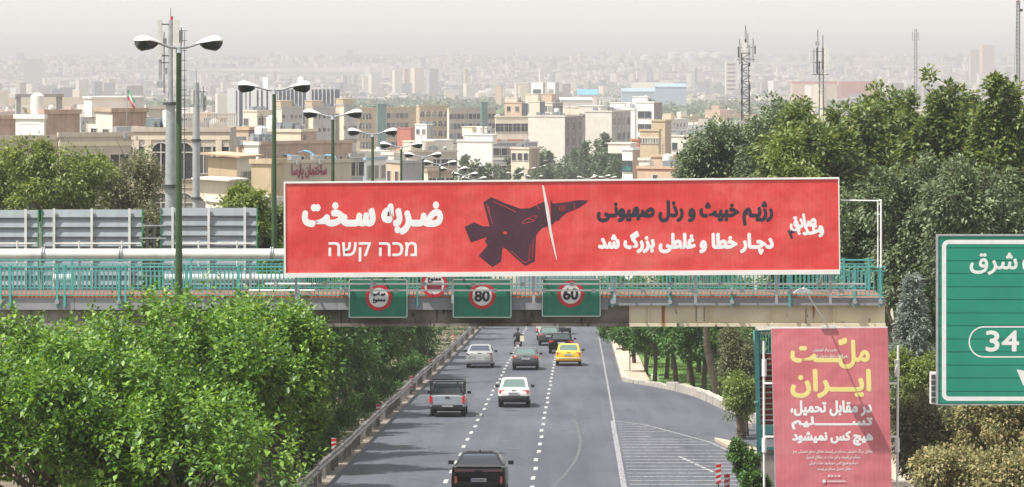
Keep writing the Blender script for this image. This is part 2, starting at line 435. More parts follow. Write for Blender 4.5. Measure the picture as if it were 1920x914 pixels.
def lettering(s, box, mapper, m, parent, fat=0, persian=True, rot=0, depth=0.006, name='lettering', label=None):
    v, faces = text_xy(s, persian)
    lo, hi = v.min(0), v.max(0)
    x0, y0, x1, y1 = box
    u = (v - lo) / (hi - lo)
    X = x0 + fat + u[:, 0] * (x1 - x0 - 2 * fat); Y = y1 - fat - u[:, 1] * (y1 - y0 - 2 * fat)
    if rot:
        cx, cy = (x0 + x1) / 2, (y0 + y1) / 2; a = math.radians(rot)
        X, Y = cx + (X - cx) * math.cos(a) - (Y - cy) * math.sin(a), cy + (X - cx) * math.sin(a) + (Y - cy) * math.cos(a)
    offs = [(0, 0)] if not fat else [(fat * math.cos(k * PI / 4), fat * math.sin(k * PI / 4)) for k in range(8)] + [(0, 0)]
    par = list(range(len(v)))
    def find(i):
        while par[i] != i: par[i] = par[par[i]]; i = par[i]
        return i
    for f in faces:
        for q in f[1:]: par[find(q)] = find(f[0])
    ids = {}; comp = [ids.setdefault(find(i), len(ids)) % 7 * .00008 for i in range(len(v))]
    mb = MB(); base = Vector(parent.location) if parent.parent is None else Vector(parent.location) + Vector(parent.parent.location)
    for k, (dx, dy) in enumerate(offs):
        mb.add([mapper(a + dx, b + dy, depth + .0003 * k + c_ * .5) - base for a, b, c_ in zip(X, Y, comp)], faces)
    me = bpy.data.meshes.new(name); me.from_pydata(mb.v, [], mb.f); me.materials.append(m)
    return link(name, me, parent, label=label)
def flat_map(D):                 # flat upright face at distance D; px, py are photo coordinates of what is printed where
    return lambda px, py, dep=0: P(px, py, D) + Vector((0, -dep, 0))
def poly_on(mb, pts, mapper, dep):
    n = len(pts); mb.add([mapper(a, b, dep) for a, b in pts], [tuple(range(n))]); return mb
def loc_mb(mb, base):
    mb.v = [tuple(Vector(v) - base) for v in mb.v]; return mb

# ------------------------------------------------------------------ foliage
def rand_unit(g, n):
    v = g.normal(size=(n, 3)); return v / np.linalg.norm(v, axis=1)[:, None]
def leaf_mesh(name, pos, axis, nrm, size, m, fold=.25, wide=.55):
    """pos (n,3); axis = leaf direction; nrm = leaf normal; size (n,). Each leaf is a folded kite."""
    n = len(pos)
    axis = axis / np.linalg.norm(axis, axis=1)[:, None]
    side = np.cross(nrm, axis); side /= np.linalg.norm(side, axis=1)[:, None] + 1e-9
    nn = np.cross(axis, side); s = size[:, None]
    v = np.empty((n, 4, 3))
    v[:, 0] = pos
    v[:, 1] = pos + axis * s * .42 + side * s * wide * .5 + nn * s * fold * .5
    v[:, 2] = pos + axis * s + nn * s * -.08
    v[:, 3] = pos + axis * s * .42 - side * s * wide * .5 + nn * s * fold * .5
    base = (np.arange(n) * 4)[:, None]
    tri = (base + np.array([[0, 1, 2, 0, 2, 3]])).reshape(-1)
    me = bpy.data.meshes.new(name)
    me.vertices.add(n * 4); me.loops.add(n * 6); me.polygons.add(n * 2)
    me.vertices.foreach_set('co', v.reshape(-1).astype(np.float32))
    me.loops.foreach_set('vertex_index', tri.astype(np.int32))
    me.polygons.foreach_set('loop_start', (np.arange(n * 2) * 3).astype(np.int32))
    me.materials.append(m); me.update(calc_edges=True)
    return me
def crown_mesh(seed, blobs, m, n_clump, n_leaf, clump_r, leaf, stretch=1.0, droop=.3, shell=.5, wide=.6):
    """blobs: (x,y,z,rx,ry,rz) lobes; clumps are spread over them, leaves over clumps"""
    g = np.random.default_rng(seed)
    vol = np.array([b[3] * b[4] * b[5] for b in blobs]) ** .67
    which = g.choice(len(blobs), n_clump, p=vol / vol.sum())
    B = np.array(blobs)[which]
    u = rand_unit(g, n_clump); rad = (shell + (1 - shell) * g.random(n_clump)) * g.uniform(.8, 1.12, n_clump)
    C = B[:, :3] + u * rad[:, None] * B[:, 3:]
    cr = clump_r * g.uniform(.6, 1.4, n_clump)
    idx = g.integers(0, n_clump, n_leaf)
    d = rand_unit(g, n_leaf); rr = g.random(n_leaf) ** .45
    off = d * rr[:, None] * cr[idx][:, None]; off[:, 2] *= stretch
    pos = C[idx] + off
    out = d * .7 + u[idx] * .5; axis = out + rand_unit(g, n_leaf) * .7; axis[:, 2] -= droop
    nrm = out * .4 + np.array([0, 0, .8]) + rand_unit(g, n_leaf) * .6
    return leaf_mesh('crown', pos, axis, nrm, leaf * g.uniform(.6, 1.3, n_leaf), m, wide=wide), C
def shoot_crown(seed, blobs, m, n_shoot, per, leaf, length):
    """crown of leafy shoots with big drooping leaves"""
    g = np.random.default_rng(seed)
    vol = np.array([b[3] * b[4] * b[5] for b in blobs]) ** .67
    which = g.choice(len(blobs), n_shoot, p=vol / vol.sum()); B = np.array(blobs)[which]
    u = rand_unit(g, n_shoot); u[:, 2] = np.where(u[:, 2] < -.3, -u[:, 2], u[:, 2])
    rad = g.choice([1, 0], n_shoot, p=[.72, .28]) * g.uniform(.84, 1.08, n_shoot)
    rad = np.where(rad == 0, g.uniform(.35, .85, n_shoot), rad)
    C = B[:, :3] + u * rad[:, None] * B[:, 3:]
    nz_ = np.sin(C[:, 0] * 3.1 + seed) + np.sin(C[:, 1] * 2.7 + 1.3 * seed) + np.sin(C[:, 2] * 4.3 + C[:, 0] * 1.7) + g.normal(size=n_shoot) * .4
    keep = nz_ > -.35; C, u = C[keep], u[keep]; n_shoot = len(C)
    dirn = u * .7 + np.array([0, 0, .75]) + rand_unit(g, n_shoot) * .45; dirn /= np.linalg.norm(dirn, axis=1)[:, None]
    L = length * g.uniform(.5, 1.4, n_shoot)
    si = np.repeat(np.arange(n_shoot), per); t = np.tile(np.linspace(0, 1, per), n_shoot)
    pos = C[si] + dirn[si] * (L[si] * t)[:, None]
    ang = np.tile(np.arange(per) * 2.4, n_shoot) + g.random(n_shoot)[si] * 6.28
    ref = np.array([1.0, 0, 0]); a = np.cross(dirn, ref); a /= np.linalg.norm(a, axis=1)[:, None]; b = np.cross(dirn, a)
    radial = a[si] * np.cos(ang)[:, None] + b[si] * np.sin(ang)[:, None]
    up = (t - .35)[:, None] * np.array([0, 0, .9])
    axis = radial + up + dirn[si] * (.2 + .5 * t)[:, None] + rand_unit(g, len(pos)) * .25; axis[:, 2] -= .45 * (1 - t)
    pos = pos + radial * .03
    nrm = np.array([0, 0, 1.0]) + radial * .25 + rand_unit(g, len(pos)) * .35
    size = leaf * (1.15 - .55 * t) * g.uniform(.7, 1.25, len(pos))
    return leaf_mesh('crown', pos, axis, nrm, size, m, fold=.22, wide=.68), C
def trunk_mesh(seed, h, r, centers, k=9, lean=.06, sub=3):
    g = random.Random(seed); mb = MB()
    fork = h * .38; top = Vector((g.uniform(-lean, lean) * h, g.uniform(-lean, lean) * h, fork))
    mid = top * .5 + Vector((g.uniform(-.03, .03) * h, 0, 0))
    mb.path([Vector((0, 0, -.3)), Vector((0, 0, .15)), mid, top], [r * 1.5, r * 1.05, r * .9, r * .75], 9)
    cs = [Vector(c) for c in centers]; g.shuffle(cs)
    for c in cs[:k]:
        m1 = top.lerp(c, .5) + Vector((g.uniform(-.1, .1), g.uniform(-.1, .1), g.uniform(0, .12))) * h * .5
        mb.path([top, m1, c], [r * .5, r * .28, r * .08], 6)
        for _ in range(sub):
            c2 = c + Vector((g.uniform(-1, 1), g.uniform(-1, 1), g.uniform(-.3, 1))) * h * .09
            mb.tube(m1.lerp(c, .6), c2, r * .12, r * .03, 5)
    return mb.mesh('trunk', M['bark'], True)
def tree(label, X, D, blobs, crown, cat='tree', name='tree', h=7, r=.16, group=None, k=9, z=None):
    t = thing(name, label, cat, (X, D, G(D) if z is None else z), group=group)
    me, C = crown
    link('crown', me, t); link('trunk', trunk_mesh(int(abs(X * 31) + D), h, r, C, k), t)
    return t

# ------------------------------------------------------------------ ground, road
def sheet(name, left, right, Ds, m, dz, kind='structure', nx=1):
    mb = MB(); vs = []; n = len(Ds)
    for D in Ds:
        a, b = left(D), right(D)
        for i in range(nx + 1): vs.append((a + (b - a) * i / nx, D, G(D) + dz))
    fs = [(j * (nx + 1) + i, j * (nx + 1) + i + 1, (j + 1) * (nx + 1) + i + 1, (j + 1) * (nx + 1) + i) for j in range(n - 1) for i in range(nx)]
    return link(name, mb.add(vs, fs).mesh(name, m), kind=kind)
Dg = [-250, 0, 60] + list(range(80, 400, 20)) + [400, 420, 440, 480, 600, 800, 1000, 1500, 2000, 3000, 4000, 5500, 6500, 7500, 9000, 12000, 13400]
sheet('ground', lambda D: -2550, lambda D: 2550, Dg, M['terrain'], -.12, nx=2)
sheet('verge_ground', lambda D: RX(-24, D), lambda D: RX(22, D), [60] + list(range(80, 400, 10)) + [400], M['soil'], -.035)
KERB = [(60, 15.5), (110, 13.4), (120, 12.9), (135, 12.1), (150, 11.1), (164, 10.3), (174, 9.75), (181, 8.9), (186, 7.9), (190, 6.9), (192.5, 6.35)]
def kerb_x(D):
    if D >= 192.5: return RX(2.42, D)
    return float(np.interp(D, [k[0] for k in KERB], [k[1] for k in KERB]))
Dr = [60, 80] + list(range(90, 181, 5)) + [183, 186, 188, 190, 191, 192.5] + list(range(200, 400, 10)) + [400, 420, 440, 480, 540, 600, 700, 800, 1000, 1300]
sheet('road', lambda D: RX(-8.8, D), kerb_x, Dr, M['asphalt'], 0, nx=1)
sheet('road_shoulder', lambda D: RX(-9.25, D), lambda D: RX(-8.8, D), Dr, M['dust'], -.006)
# lane markings
mk = MB()
def dash(off, D, L, w, mb, skew=0):
    mb.add([(RX(off - w / 2, D), D, G(D) + .004), (RX(off + w / 2, D), D, G(D) + .004),
            (RX(off + w / 2 + skew, D + L), D + L, G(D + L) + .004), (RX(off - w / 2 + skew, D + L), D + L, G(D + L) + .004)], [(0, 1, 2, 3)])
D = 70.0
while D < 400:
    dash(-4.70 + rnd.uniform(-.03, .03), D + rnd.uniform(-.15, .15), 1.7, .155, mk)
    dash(-1.64 + rnd.uniform(-.03, .03), D + 1.6 + rnd.uniform(-.15, .15), 1.7, .155, mk)
    D += 4.6
link('lane_marking', mk.mesh('lane_marking', M['lane']), kind='structure')
mk = MB()
D = 60
while D < 153: dash(1.55, D, 3, .2, mk); D += 3
while D < 400: dash(1.62, D, 3, .10, mk); D += 3
for D in np.arange(96, 153, 1.75):             # hatching of the gore area
    xr = float(np.interp(D, [96, 114, 138, 150, 153], [13.5, 10.0, 8.1, 5.9, 4.9])) - .1
    z = G(D)
    xa = RX(1.75, D); 
    if xr - xa < .3: continue
    if rnd.random() < .12: xr -= rnd.uniform(.2, .6) * (xr - xa)
    mk.add([(xa, D, z + .004), (xr, D, z + .004), (xr, D + .27, G(D + .27) + .004), (xa, D + .27, G(D + .27) + .004)], [(0, 1, 2, 3)])
GL = [(96, 13.6), (114, 10.2), (138, 8.25), (150, 6.05), (153, 4.8)]
for (a, xa), (b, xb) in zip(GL, GL[1:]):
    mk.add([(xa - .07, a, G(a) + .0065), (xa + .07, a, G(a) + .0065), (xb + .07, b, G(b) + .0065), (xb - .07, b, G(b) + .0065)], [(0, 1, 2, 3)])
link('gore_marking', mk.mesh('gore_marking', M['faded']), kind='structure')
mk = MB()
for k in range(9):
    q = P(1278 + k * 7.2, 859 + k * 3.3, 1); dk = DY(859 + k * 3.3); xk = (1278 + k * 7.2 - 960) * dk / F
    mk.add([(xk - .05, dk, G(dk) + .0065), (xk + .09, dk, G(dk) + .0065), (xk + .03, dk + .6, G(dk + .6) + .0065), (xk - .11, dk + .6, G(dk + .6) + .0065)], [(0, 1, 2, 3)])
link('gore_dashes', mk.mesh('gore_dashes', M['lane']), kind='structure')
mk = MB()     # tyre-worn diagonal seam
pts = [(110, -1.2), (114, -.92), (118, -.64), (122, -.4), (126, -.2), (130, -.06), (134, .02), (138, .05), (142, .03), (146, -.04), (150, -.14), (154, -.26)]
for (a, xa), (b, xb) in zip(pts, pts[1:]):
    mk.add([(RX(xa, a) - .06, a, G(a) + .004), (RX(xa, a) + .06, a, G(a) + .004), (RX(xb, b) + .06, b, G(b) + .004), (RX(xb, b) - .06, b, G(b) + .004)], [(0, 1, 2, 3)])
for dd, oo in ((262, -1), (300, .4), (280, -3), (330, -6.4)):
    mk.add([(RX(oo, dd), dd, G(dd) + .004), (RX(oo + .9, dd), dd, G(dd) + .004), (RX(oo + .6, dd + 2), dd + 2, G(dd + 2) + .004), (RX(oo + .3, dd + 2), dd + 2, G(dd + 2) + .004)], [(0, 1, 2, 3)])
link('road_scar', mk.mesh('road_scar', mat('sealed_crack', (.098, .102, .118), .85, .3, 4)), kind='structure')

mk = MB()
for D, off, w_, L_ in ((132, -3.4, 1.1, 9), (158, .2, .9, 14), (172, -6.9, 1.3, 7), (196, -2.6, 1.2, 16), (232, .9, 1.0, 12), (141, 3.2, 1.6, 6), (118, -6.2, 1.2, 8)):
    for k in range(4):
        a, c = D + L_ * k / 4, D + L_ * (k + 1) / 4
        mk.add([(RX(off, a), a, G(a) + .0025), (RX(off + w_, a), a, G(a) + .0025), (RX(off + w_, c), c, G(c) + .0025), (RX(off, c), c, G(c) + .0025)], [(0, 1, 2, 3)])
link('road_patch', mk.mesh('road_patch', mat('asphalt_patch', (.073, .080, .102), .85, .2, 1.5)), kind='structure')
# right side: kerb blocks, paving steps, lawn, traffic island
sheet('lawn', lambda D: kerb_x(D) + .35 if D < 190 else RX(4.2, D), lambda D: RX(11.5, D) if D < 175 else RX(16, D), list(range(134, 300, 6)), M['grass'], .03)
sheet('footpath', lambda D: kerb_x(D) + .3, lambda D: RX(4.1, D) if D >= 190 else kerb_x(D) + .35, [186, 190, 192.5, 210, 240, 270, 300, 340, 400], M['pave'], .08)
kw = thing('stone_kerb', 'pale stone kerb of upright blocks curving along the slip road to the tree-lined verge', 'kerb', (kerb_x(150), 150, G(150)))
kb = MB().box(-.2, .2, -.46, .46, -.15, .42).mesh('kerbstone', M['kerb'])
kb2 = MB().box(-.16, .16, -.46, .46, -.15, .22).mesh('kerbstone', M['kerb'])
pl = [Vector((kerb_x(D), D, G(D))) for D in [120 + .25 * i for i in range(0, 1120)]]
acc = 0; last = pl[0]; n = 0
for i in range(1, len(pl)):
    acc += (pl[i] - pl[i - 1]).length
    if acc >= 1.0 and n < 290:
        d = pl[i] - last; c = (pl[i] + last) / 2
        small = c.y > 183
        if rnd.random() > .03:
            o = link('kerbstone', kb2 if small else kb, kw, c + Vector((.22, 0, rnd.uniform(-.04, .03))) - Vector(kw.location))
            o.rotation_euler = (rnd.uniform(-.04, .04), rnd.uniform(-.05, .05), math.atan2(-d.x, d.y) + rnd.uniform(-.04, .04))
        last = pl[i]; acc = 0; n += 1
st = thing('stepped_path', 'dusty beige stepped pavement descending beside the road under the footbridge', 'steps', (RX(3.6, 196), 196, G(196)))
for i in range(11):
    d0 = 194 + i * 5.2; z = G(d0 + 5.2) - G(196) + .34
    x = RX(3.6, d0) - RX(3.6, 196)
    part('step', MB().box(x - .85, x + .45, d0 - 196, d0 - 196 + 5.15, z - .6, z), M['pave'], st)
isl = MB()
ip = [(139, 8.5), (136, 9.3), (126, 10.6), (112, 12.2), (95, 14.3), (95, 13.9), (112, 10.7), (126, 9.5), (136, 8.6)]
isl.add([(x, d, G(d) + .14) for d, x in ip] + [(x, d, G(d) - .2) for d, x in ip], [tuple(range(9))] + [(i, (i + 1) % 9, 9 + (i + 1) % 9, 9 + i) for i in range(9)])
link('traffic_island', isl.mesh('traffic_island', M['pave']), kind='structure')
sheet('roadside_terrace', lambda D: kerb_x(D) + .4, lambda D: 24, [80, 90, 100, 110, 120, 127], M['pave'], .06)

# ------------------------------------------------------------------ guardrail, markers, fence
gr = thing('guardrail', 'long weathered steel crash barrier running down the left edge of the road', 'guardrail', (RX(-8.95, 120), 120, G(120)))
def beam_mesh(L, dx):
    prof = [(.00, .78), (.05, .74), (.05, .68), (.0, .64), (.0, .60), (.05, .56), (.05, .50), (.0, .46)]
    r0 = [(x, 0, z) for x, z in prof] + [(x - .02, 0, z) for x, z in reversed(prof)]
    sl = -.05242 * L
    return MB().loft([r0, [(x + dx, L, z + sl) for x, _, z in r0]]).mesh('beam', M['rail'])
bv = [beam_mesh(4, .0813 + q) for q in (0, .03, -.03)]
post = MB().box(-.16, -.02, -.06, .06, -.3, .76).box(-.04, 0, -.05, .05, .42, .78).mesh('post', M['rail'])
xoff = 0
for i in range(78):
    D = 66 + i * 4; q = rnd.choice([0, 1, 2]); w = [0, .03, -.03][q]
    if abs(xoff + w) > .07: q = 0; w = 0
    p0 = Vector((RX(-8.95, D) + xoff, D, G(D) + rnd.uniform(-.03, .03))) - Vector(gr.location)
    link('beam', bv[q], gr, p0); xoff += w
    link('post', post, gr, p0 + Vector((0, .05, 0)))
    p1 = p0 + Vector((.04, 2.0, -.105)); link('post', post, gr, p1)
mkp = MB(); mkp.k = 0; mkp.tube((0, 0, -.1), (0, 0, .35), .025)
mkp = mkp.mesh('post', M['dark'])
panel = MB(); panel.mat(0).box(-.09, .09, -.012, .012, .3, 1.0)
def marker(px, yb, label, D=None, hgt=1.0, w=.18):
    D = D or DY(yb + 8); b = P(px, yb, D); b.z = G(D)
    t = thing('hazard_marker', label, 'road marker', b, group='red and white hazard markers')
    link('post', mkp, t); part('panel', panel, M['signwhite'], t)
    for k in range(4):
        z = .31 + k * .19; mb = MB(); zz = min(z + .17, 1.0)
        mb.add([(-.09, -.016, z), (.09, -.016, z + .06 if z + .15 < 1 else z), (.09, -.016, min(1, z + .15)), (-.09, -.016, min(1, z + .09))], [(0, 1, 2, 3)])
        part('red_band', mb, M['marker_red'], t)
    return t
marker(626, 866, 'red and white striped marker nearest the camera beside the guardrail', 125)
marker(709, 786, 'second red and white marker along the guardrail, level with the pickup', 149)
marker(771, 726, 'third red and white marker along the guardrail, before the silver car', 177)
marker(808, 690, 'fourth red and white marker along the guardrail, level with the silver car', 200)
marker(849, 645, 'farthest red and white marker in the shade just under the footbridge', 246)
marker(1347, 900, 'red and white striped marker on the gore beside the round bush', 111.5)
marker(1363, 930, 'red and white marker cut off by the bottom edge beside the round bush', 107)
pb = thing('paving_slabs', 'light concrete slabs laid across the shaded median beside the guardrail', 'slabs', (RX(-10.4, 130), 130, G(130)))
for i in range(26):
    D = 116 + i * 6.3; x = RX(-10.5, D) - RX(-10.4, 130) + rnd.uniform(-.3, .3)
    o = part('slab', MB().box(-.7, .7, -.35, .35, -.1, .02), M['pave'], pb, (x, D - 130, G(D) - G(130) + .03)); o.rotation_euler = (-.052, 0, rnd.uniform(-.1, .1))
fe = thing('bar_fence', 'dark metal bar fence half hidden under the big green trees', 'fence', (RX(-11.2, 118), 118, G(118)))
bar = MB().box(-.018, .018, -.018, .018, 0, 1.7).mesh('bar', M['dark'])
fp = MB().box(-.07, .07, -.07, .07, 0, 1.85).mesh('post', M['pier'])
for i in range(110):
    x = -7.5 + i * .085 * .85; y = -8 + i * .085 * .9
    if i % 27 == 26: link('post', fp, fe, (x, y, -.0524 * y))
    else: link('bar', bar, fe, (x, y, -.0524 * y))
part('rail', MB().bar((-7.5, -8, .0524 * 8 + 1.55), (.45, .42, 1.53), .05, .05).bar((-7.5, -8, .0524 * 8 + .2), (.45, .42, .18), .05, .05), M['dark'], fe)

# ------------------------------------------------------------------ footbridge
DB = 105.0
sB = F / DB
def BX(px, D=DB): return (px - 960) * D / F
def BZ(py, D=DB): return CZ + (HZ - py) * D / F
XL, XR = BX(-90), BX(1661)
deck = BZ(558)
fb = thing('footbridge', 'pedestrian footbridge with teal railings and rusty cream girder crossing the road', 'footbridge', (0, DB, 0))
def bpart(name, mb, m, **k): return part(name, loc_mb(mb, Vector((0, DB, 0))) if isinstance(mb, MB) else mb, m, fb, **k)
bpart('deck', MB().box(XL, XR - .02, DB + .03, DB + 3.5, deck - .22, deck - .02), mat('brown_walkway_surface', (.20, .10, .07), .9, .2, 2))
segs = [(-90, 140), (140, 632), (632, 1140), (1140, 1302), (1302, 1660)]
for a, b in segs: bpart('fascia', MB().box(BX(a) + .006, BX(b) - .006, DB - .05, DB + .03, BZ(581 if a < 1100 else 573), BZ(558.5)), M['grey_fascia'])
bpart('stripe', MB().box(XL, BX(1560), DB - .03, DB + .05, BZ(558.3), BZ(552.5)), M['orange'])
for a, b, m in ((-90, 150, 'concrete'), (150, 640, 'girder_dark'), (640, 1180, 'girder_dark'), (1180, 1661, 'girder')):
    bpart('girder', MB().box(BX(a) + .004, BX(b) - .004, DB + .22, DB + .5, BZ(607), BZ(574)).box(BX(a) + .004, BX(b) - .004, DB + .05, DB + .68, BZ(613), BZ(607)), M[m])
bpart('girder', MB().box(XL, XR, DB + 2.7, DB + 3.0, BZ(612), deck - .22), M['girder_dark'])
for px in (1304, 1318): # riveted splice plate
    pass
sp = MB().box(BX(1302), BX(1325), DB + .19, DB + .22, BZ(606), BZ(575))
bpart('splice_plate', sp, M['girder'])
rv = MB()
for px in (1306, 1321):
    for k in range(7): rv.box(BX(px) - .02, BX(px) + .02, DB + .17, DB + .19, BZ(578 + k * 4) - .02, BZ(578 + k * 4) + .02)
bpart('rivets', rv, M['dark'])
for px in range(-60, 1660, 116): bpart('stiffener', MB().box(BX(px) - .015, BX(px) + .015, DB + .10, DB + .22, BZ(607), BZ(574)), M['girder_dark' if px < 1180 else 'girder'])
# railings
for side, y, base in (('near', DB - .09, 0), ('far', DB + 3.4, 0)):
    zt, z2, zb = deck + 1.0, deck + .86, deck + .08
    far = side == 'far'
    bpart('top_rail', MB().box(XL, XR, y - .025, y + .025, zt - .05, zt), M['teal'])
    bpart('rail', MB().box(XL, XR, y - .02, y + .02, z2 - .03, z2), M['teal'])
    bpart('rail', MB().box(XL, XR, y - .02, y + .02, zb - .03, zb), M['teal'])
    bal = MB().box(-.016, .016, -.016, .016, zb, z2 - .03).mesh('baluster', M['teal'])
    n = 0; x = XL + .05; lim = 290 if not far else 300; stepx = .135 if not far else .30
    while x < XR and n < (215 if not far else 0): link('baluster', bal, fb, (x, y - DB, 0)); x += .1365; n += 1
    if far:
        fbm = MB(); x = XL + .05
        while x < XR: fbm.box(x - .014, x + .014, y - .014, y + .014, zb, z2 - .03); x += .1365
        bpart('far_balusters', fbm, M['teal'], kind='stuff')
    else:
        bpart_more = MB()
        while x < XR: bpart_more.box(x - .014, x + .014, y - .014, y + .014, zb, z2 - .03); x += .1365
        if bpart_more.v: bpart('balusters', bpart_more, M['teal'], kind='stuff')
    pw = MB().box(-.035, .035, -.04, .04, deck - .3 if not far else deck - .1, zt + .04).mesh('post', M['teal'])
    for px in (2, 20, 108, 122, 224, 236, 339, 350, 448, 560, 668, 782, 890, 1022, 1148, 1256, 1372, 1480, 1602, 1650):
        if not (far and px % 3): link('post', pw, fb, (BX(px), y - DB, 0))
    nut = MB().tube((0, -.09, 0), (0, -.01, 0), .07, n=10).mesh('post_base', M['galv'])
    if not far:
        for px in (2, 108, 224, 1148, 1256, 1372, 1602, 1650): link('post_base', nut, fb, (BX(px), y - DB, BZ(566)))
for px, w in ((-60, .5), (1630, .45)):   # columns under the ends
    bpart('column', MB().tube((BX(px), DB + 1.6, G(DB) - .3), (BX(px), DB + 1.6, BZ(613)), w, w, 16), M['pier'], smooth=True)
bpart('column_cap', MB().box(BX(1600), BX(1658), DB + .4, DB + 3.1, BZ(630), BZ(613.3)), M['pier'])

# white service pipes in front of the railing, under the billboard
for k, (py, r) in enumerate(((533, .035), (545, .03))):
    t = thing('service_pipe', ('upper' if k == 0 else 'lower') + ' white pipe running in front of the teal railing below the red billboard', 'pipe', (BX(1060), DB - .75, BZ(py, DB - .75)))
    a, b = BX(470 if k else 500), BX(1618)
    part('pipe', MB().tube((a - t.location.x, 0, 0), (b - t.location.x, 0, 0), r, n=10), M['white'], t, smooth=True)
    cl = MB().box(-.06, .06, -.05, .05, -.07, .06).mesh('clamp', M['galv'])
    for px in range(520 + 40 * k, 1600, 92): link('clamp', cl, t, (BX(px) - t.location.x, 0, 0))
    if k:
        br = MB().box(-.02, .02, 0, .62, -.02, .02).box(-.05, .05, .58, .66, -.14, .04).mesh('bracket', M['galv'])
        for px in (1143, 1255, 1371, 1484, 545, 640): link('bracket', br, t, (BX(px) - t.location.x, 0, 0))
    else:
        br = MB().box(-.015, .015, 0, .66, -.01, .02).mesh('bracket', M['galv'])
        for px in (560, 800, 1000, 1200, 1400, 1600): link('bracket', br, t, (BX(px) - t.location.x, 0, 0))
# fat white pipes and grey sheet panels behind the deck
t = thing('large_pipe', 'fat white flanged pipe above the left railing in front of grey sheet panels', 'pipe', (BX(250, 109), 108.9, BZ(477, 109)))
part('pipe', MB().tube((BX(-100, 109) - t.location.x, 0, 0), (BX(560, 109) - t.location.x, 0, 0), .185, n=24), M['offwhite'], t, smooth=True)
fl = MB().tube((-.05, 0, 0), (-.015, 0, 0), .25, n=20).tube((.015, 0, 0), (.05, 0, 0), .25, n=20).mesh('flange', M['galv'], True)
for px in (82, 227, 510): link('flange', fl, t, (BX(px, 109) - t.location.x, 0, 0))
for px in (-40, 150, 330, 470): part('support', MB().box(BX(px, 109) - t.location.x - .04, BX(px, 109) - t.location.x + .04, -.04, .04, deck - t.location.z - .1, -.15), M['galv'], t)
t = thing('lower_pipe', 'white pipe seen through the teal balusters under the large pipe', 'pipe', (BX(330, 110), 109.6, BZ(521, 110)))
part('pipe', MB().tube((BX(104, 110) - t.location.x, 0, 0), (BX(142, 110) - t.location.x, 0, 0), .15, n=20), M['offwhite'], t, smooth=True)
part('pipe', MB().tube((BX(312, 110) - t.location.x, 0, 0), (BX(560, 110) - t.location.x, 0, 0), .15, n=20), M['offwhite'], t, smooth=True)
part('bracket', MB().box(-.05, .05, -.05, .05, -1.0, -.12).box(1.95, 2.05, -.05, .05, -1.0, -.12), M['galv'], t)
rnk = 0
for x0, x1, yt, lab in ((-110, 71, 394, 'grey ribbed sheet panel cut off by the left edge of the photo'), (80, 266, 393, 'middle grey ribbed sheet panel behind the left end of the footbridge'), (303, 481, 390, 'grey ribbed sheet panel behind the first street lamp, nearest the billboard')):
    Dp = 111.0
    t = thing('sheet_panel', lab, 'panel', (BX((x0 + x1) / 2, Dp), Dp, BZ(505, Dp)), group='grey ribbed panels behind the footbridge')
    xa, xb = BX(x0, Dp) - t.location.x, BX(x1, Dp) - t.location.x
    z0, z1 = BZ(575, Dp) - t.location.z, BZ(yt, Dp) - t.location.z
    nb = 10; hh = (z1 - z0) / nb
    bd = MB().prism([(0, 0)], 0, 0) if False else None
    for k in range(nb):
        z = z0 + k * hh
        mb = MB().add([(xa, -.02, z), (xb, -.02, z), (xb, -.09, z + hh * .22), (xa, -.09, z + hh * .22), (xb, .0, z + hh * .98), (xa, .0, z + hh * .98), (xb, .04, z + hh * .98), (xa, .04, z + hh * .98), (xb, .04, z), (xa, .04, z)],
                      [(0, 1, 2, 3), (3, 2, 4, 5), (5, 4, 6, 7), (7, 6, 8, 9), (9, 8, 1, 0)])
        part('board', mb, M['corrug'], t)
    for q in (.12, .5, .88): part('upright', MB().box(xa + (xb - xa) * q - .04, xa + (xb - xa) * q + .04, -.17, -.095, z0 - 1.2, z1 + .03), M['offwhite'], t)
    part('edge_strip', MB().box(xa - .03, xa - .002, -.1, .05, z0, z1).box(xb + .002, xb + .03, -.1, .05, z0, z1), mat('green_edge', (.02, .25, .12), .5), t)
    part('walkway_rail', MB().tube((xa + .5, -.6, BZ(455, Dp) - t.location.z), (xb, -.6, BZ(455, Dp) - t.location.z), .025).tube((xa + 1.3, -.6, BZ(500, Dp) - t.location.z), (xa + 1.3, -.6, BZ(450, Dp) - t.location.z), .03).tube((xb - .6, -.6, BZ(500, Dp) - t.location.z), (xb - .6, -.6, BZ(450, Dp) - t.location.z), .03), M['offwhite'], t)
t = thing('steel_frame', 'dark twin steel uprights with cross rungs in the gap between two grey panels', 'frame', (BX(284, 110), 110.4, deck))
for dx in (-.18, .06): part('upright', MB().box(dx - .05, dx + .05, -.05, .05, -.3, BZ(418, 110) - deck), M['dark'], t)
for k in range(5): part('rung', MB().box(-.45, .45, -.06, -.052, k * .42 + .3, k * .42 + .34), M['galv'], t)

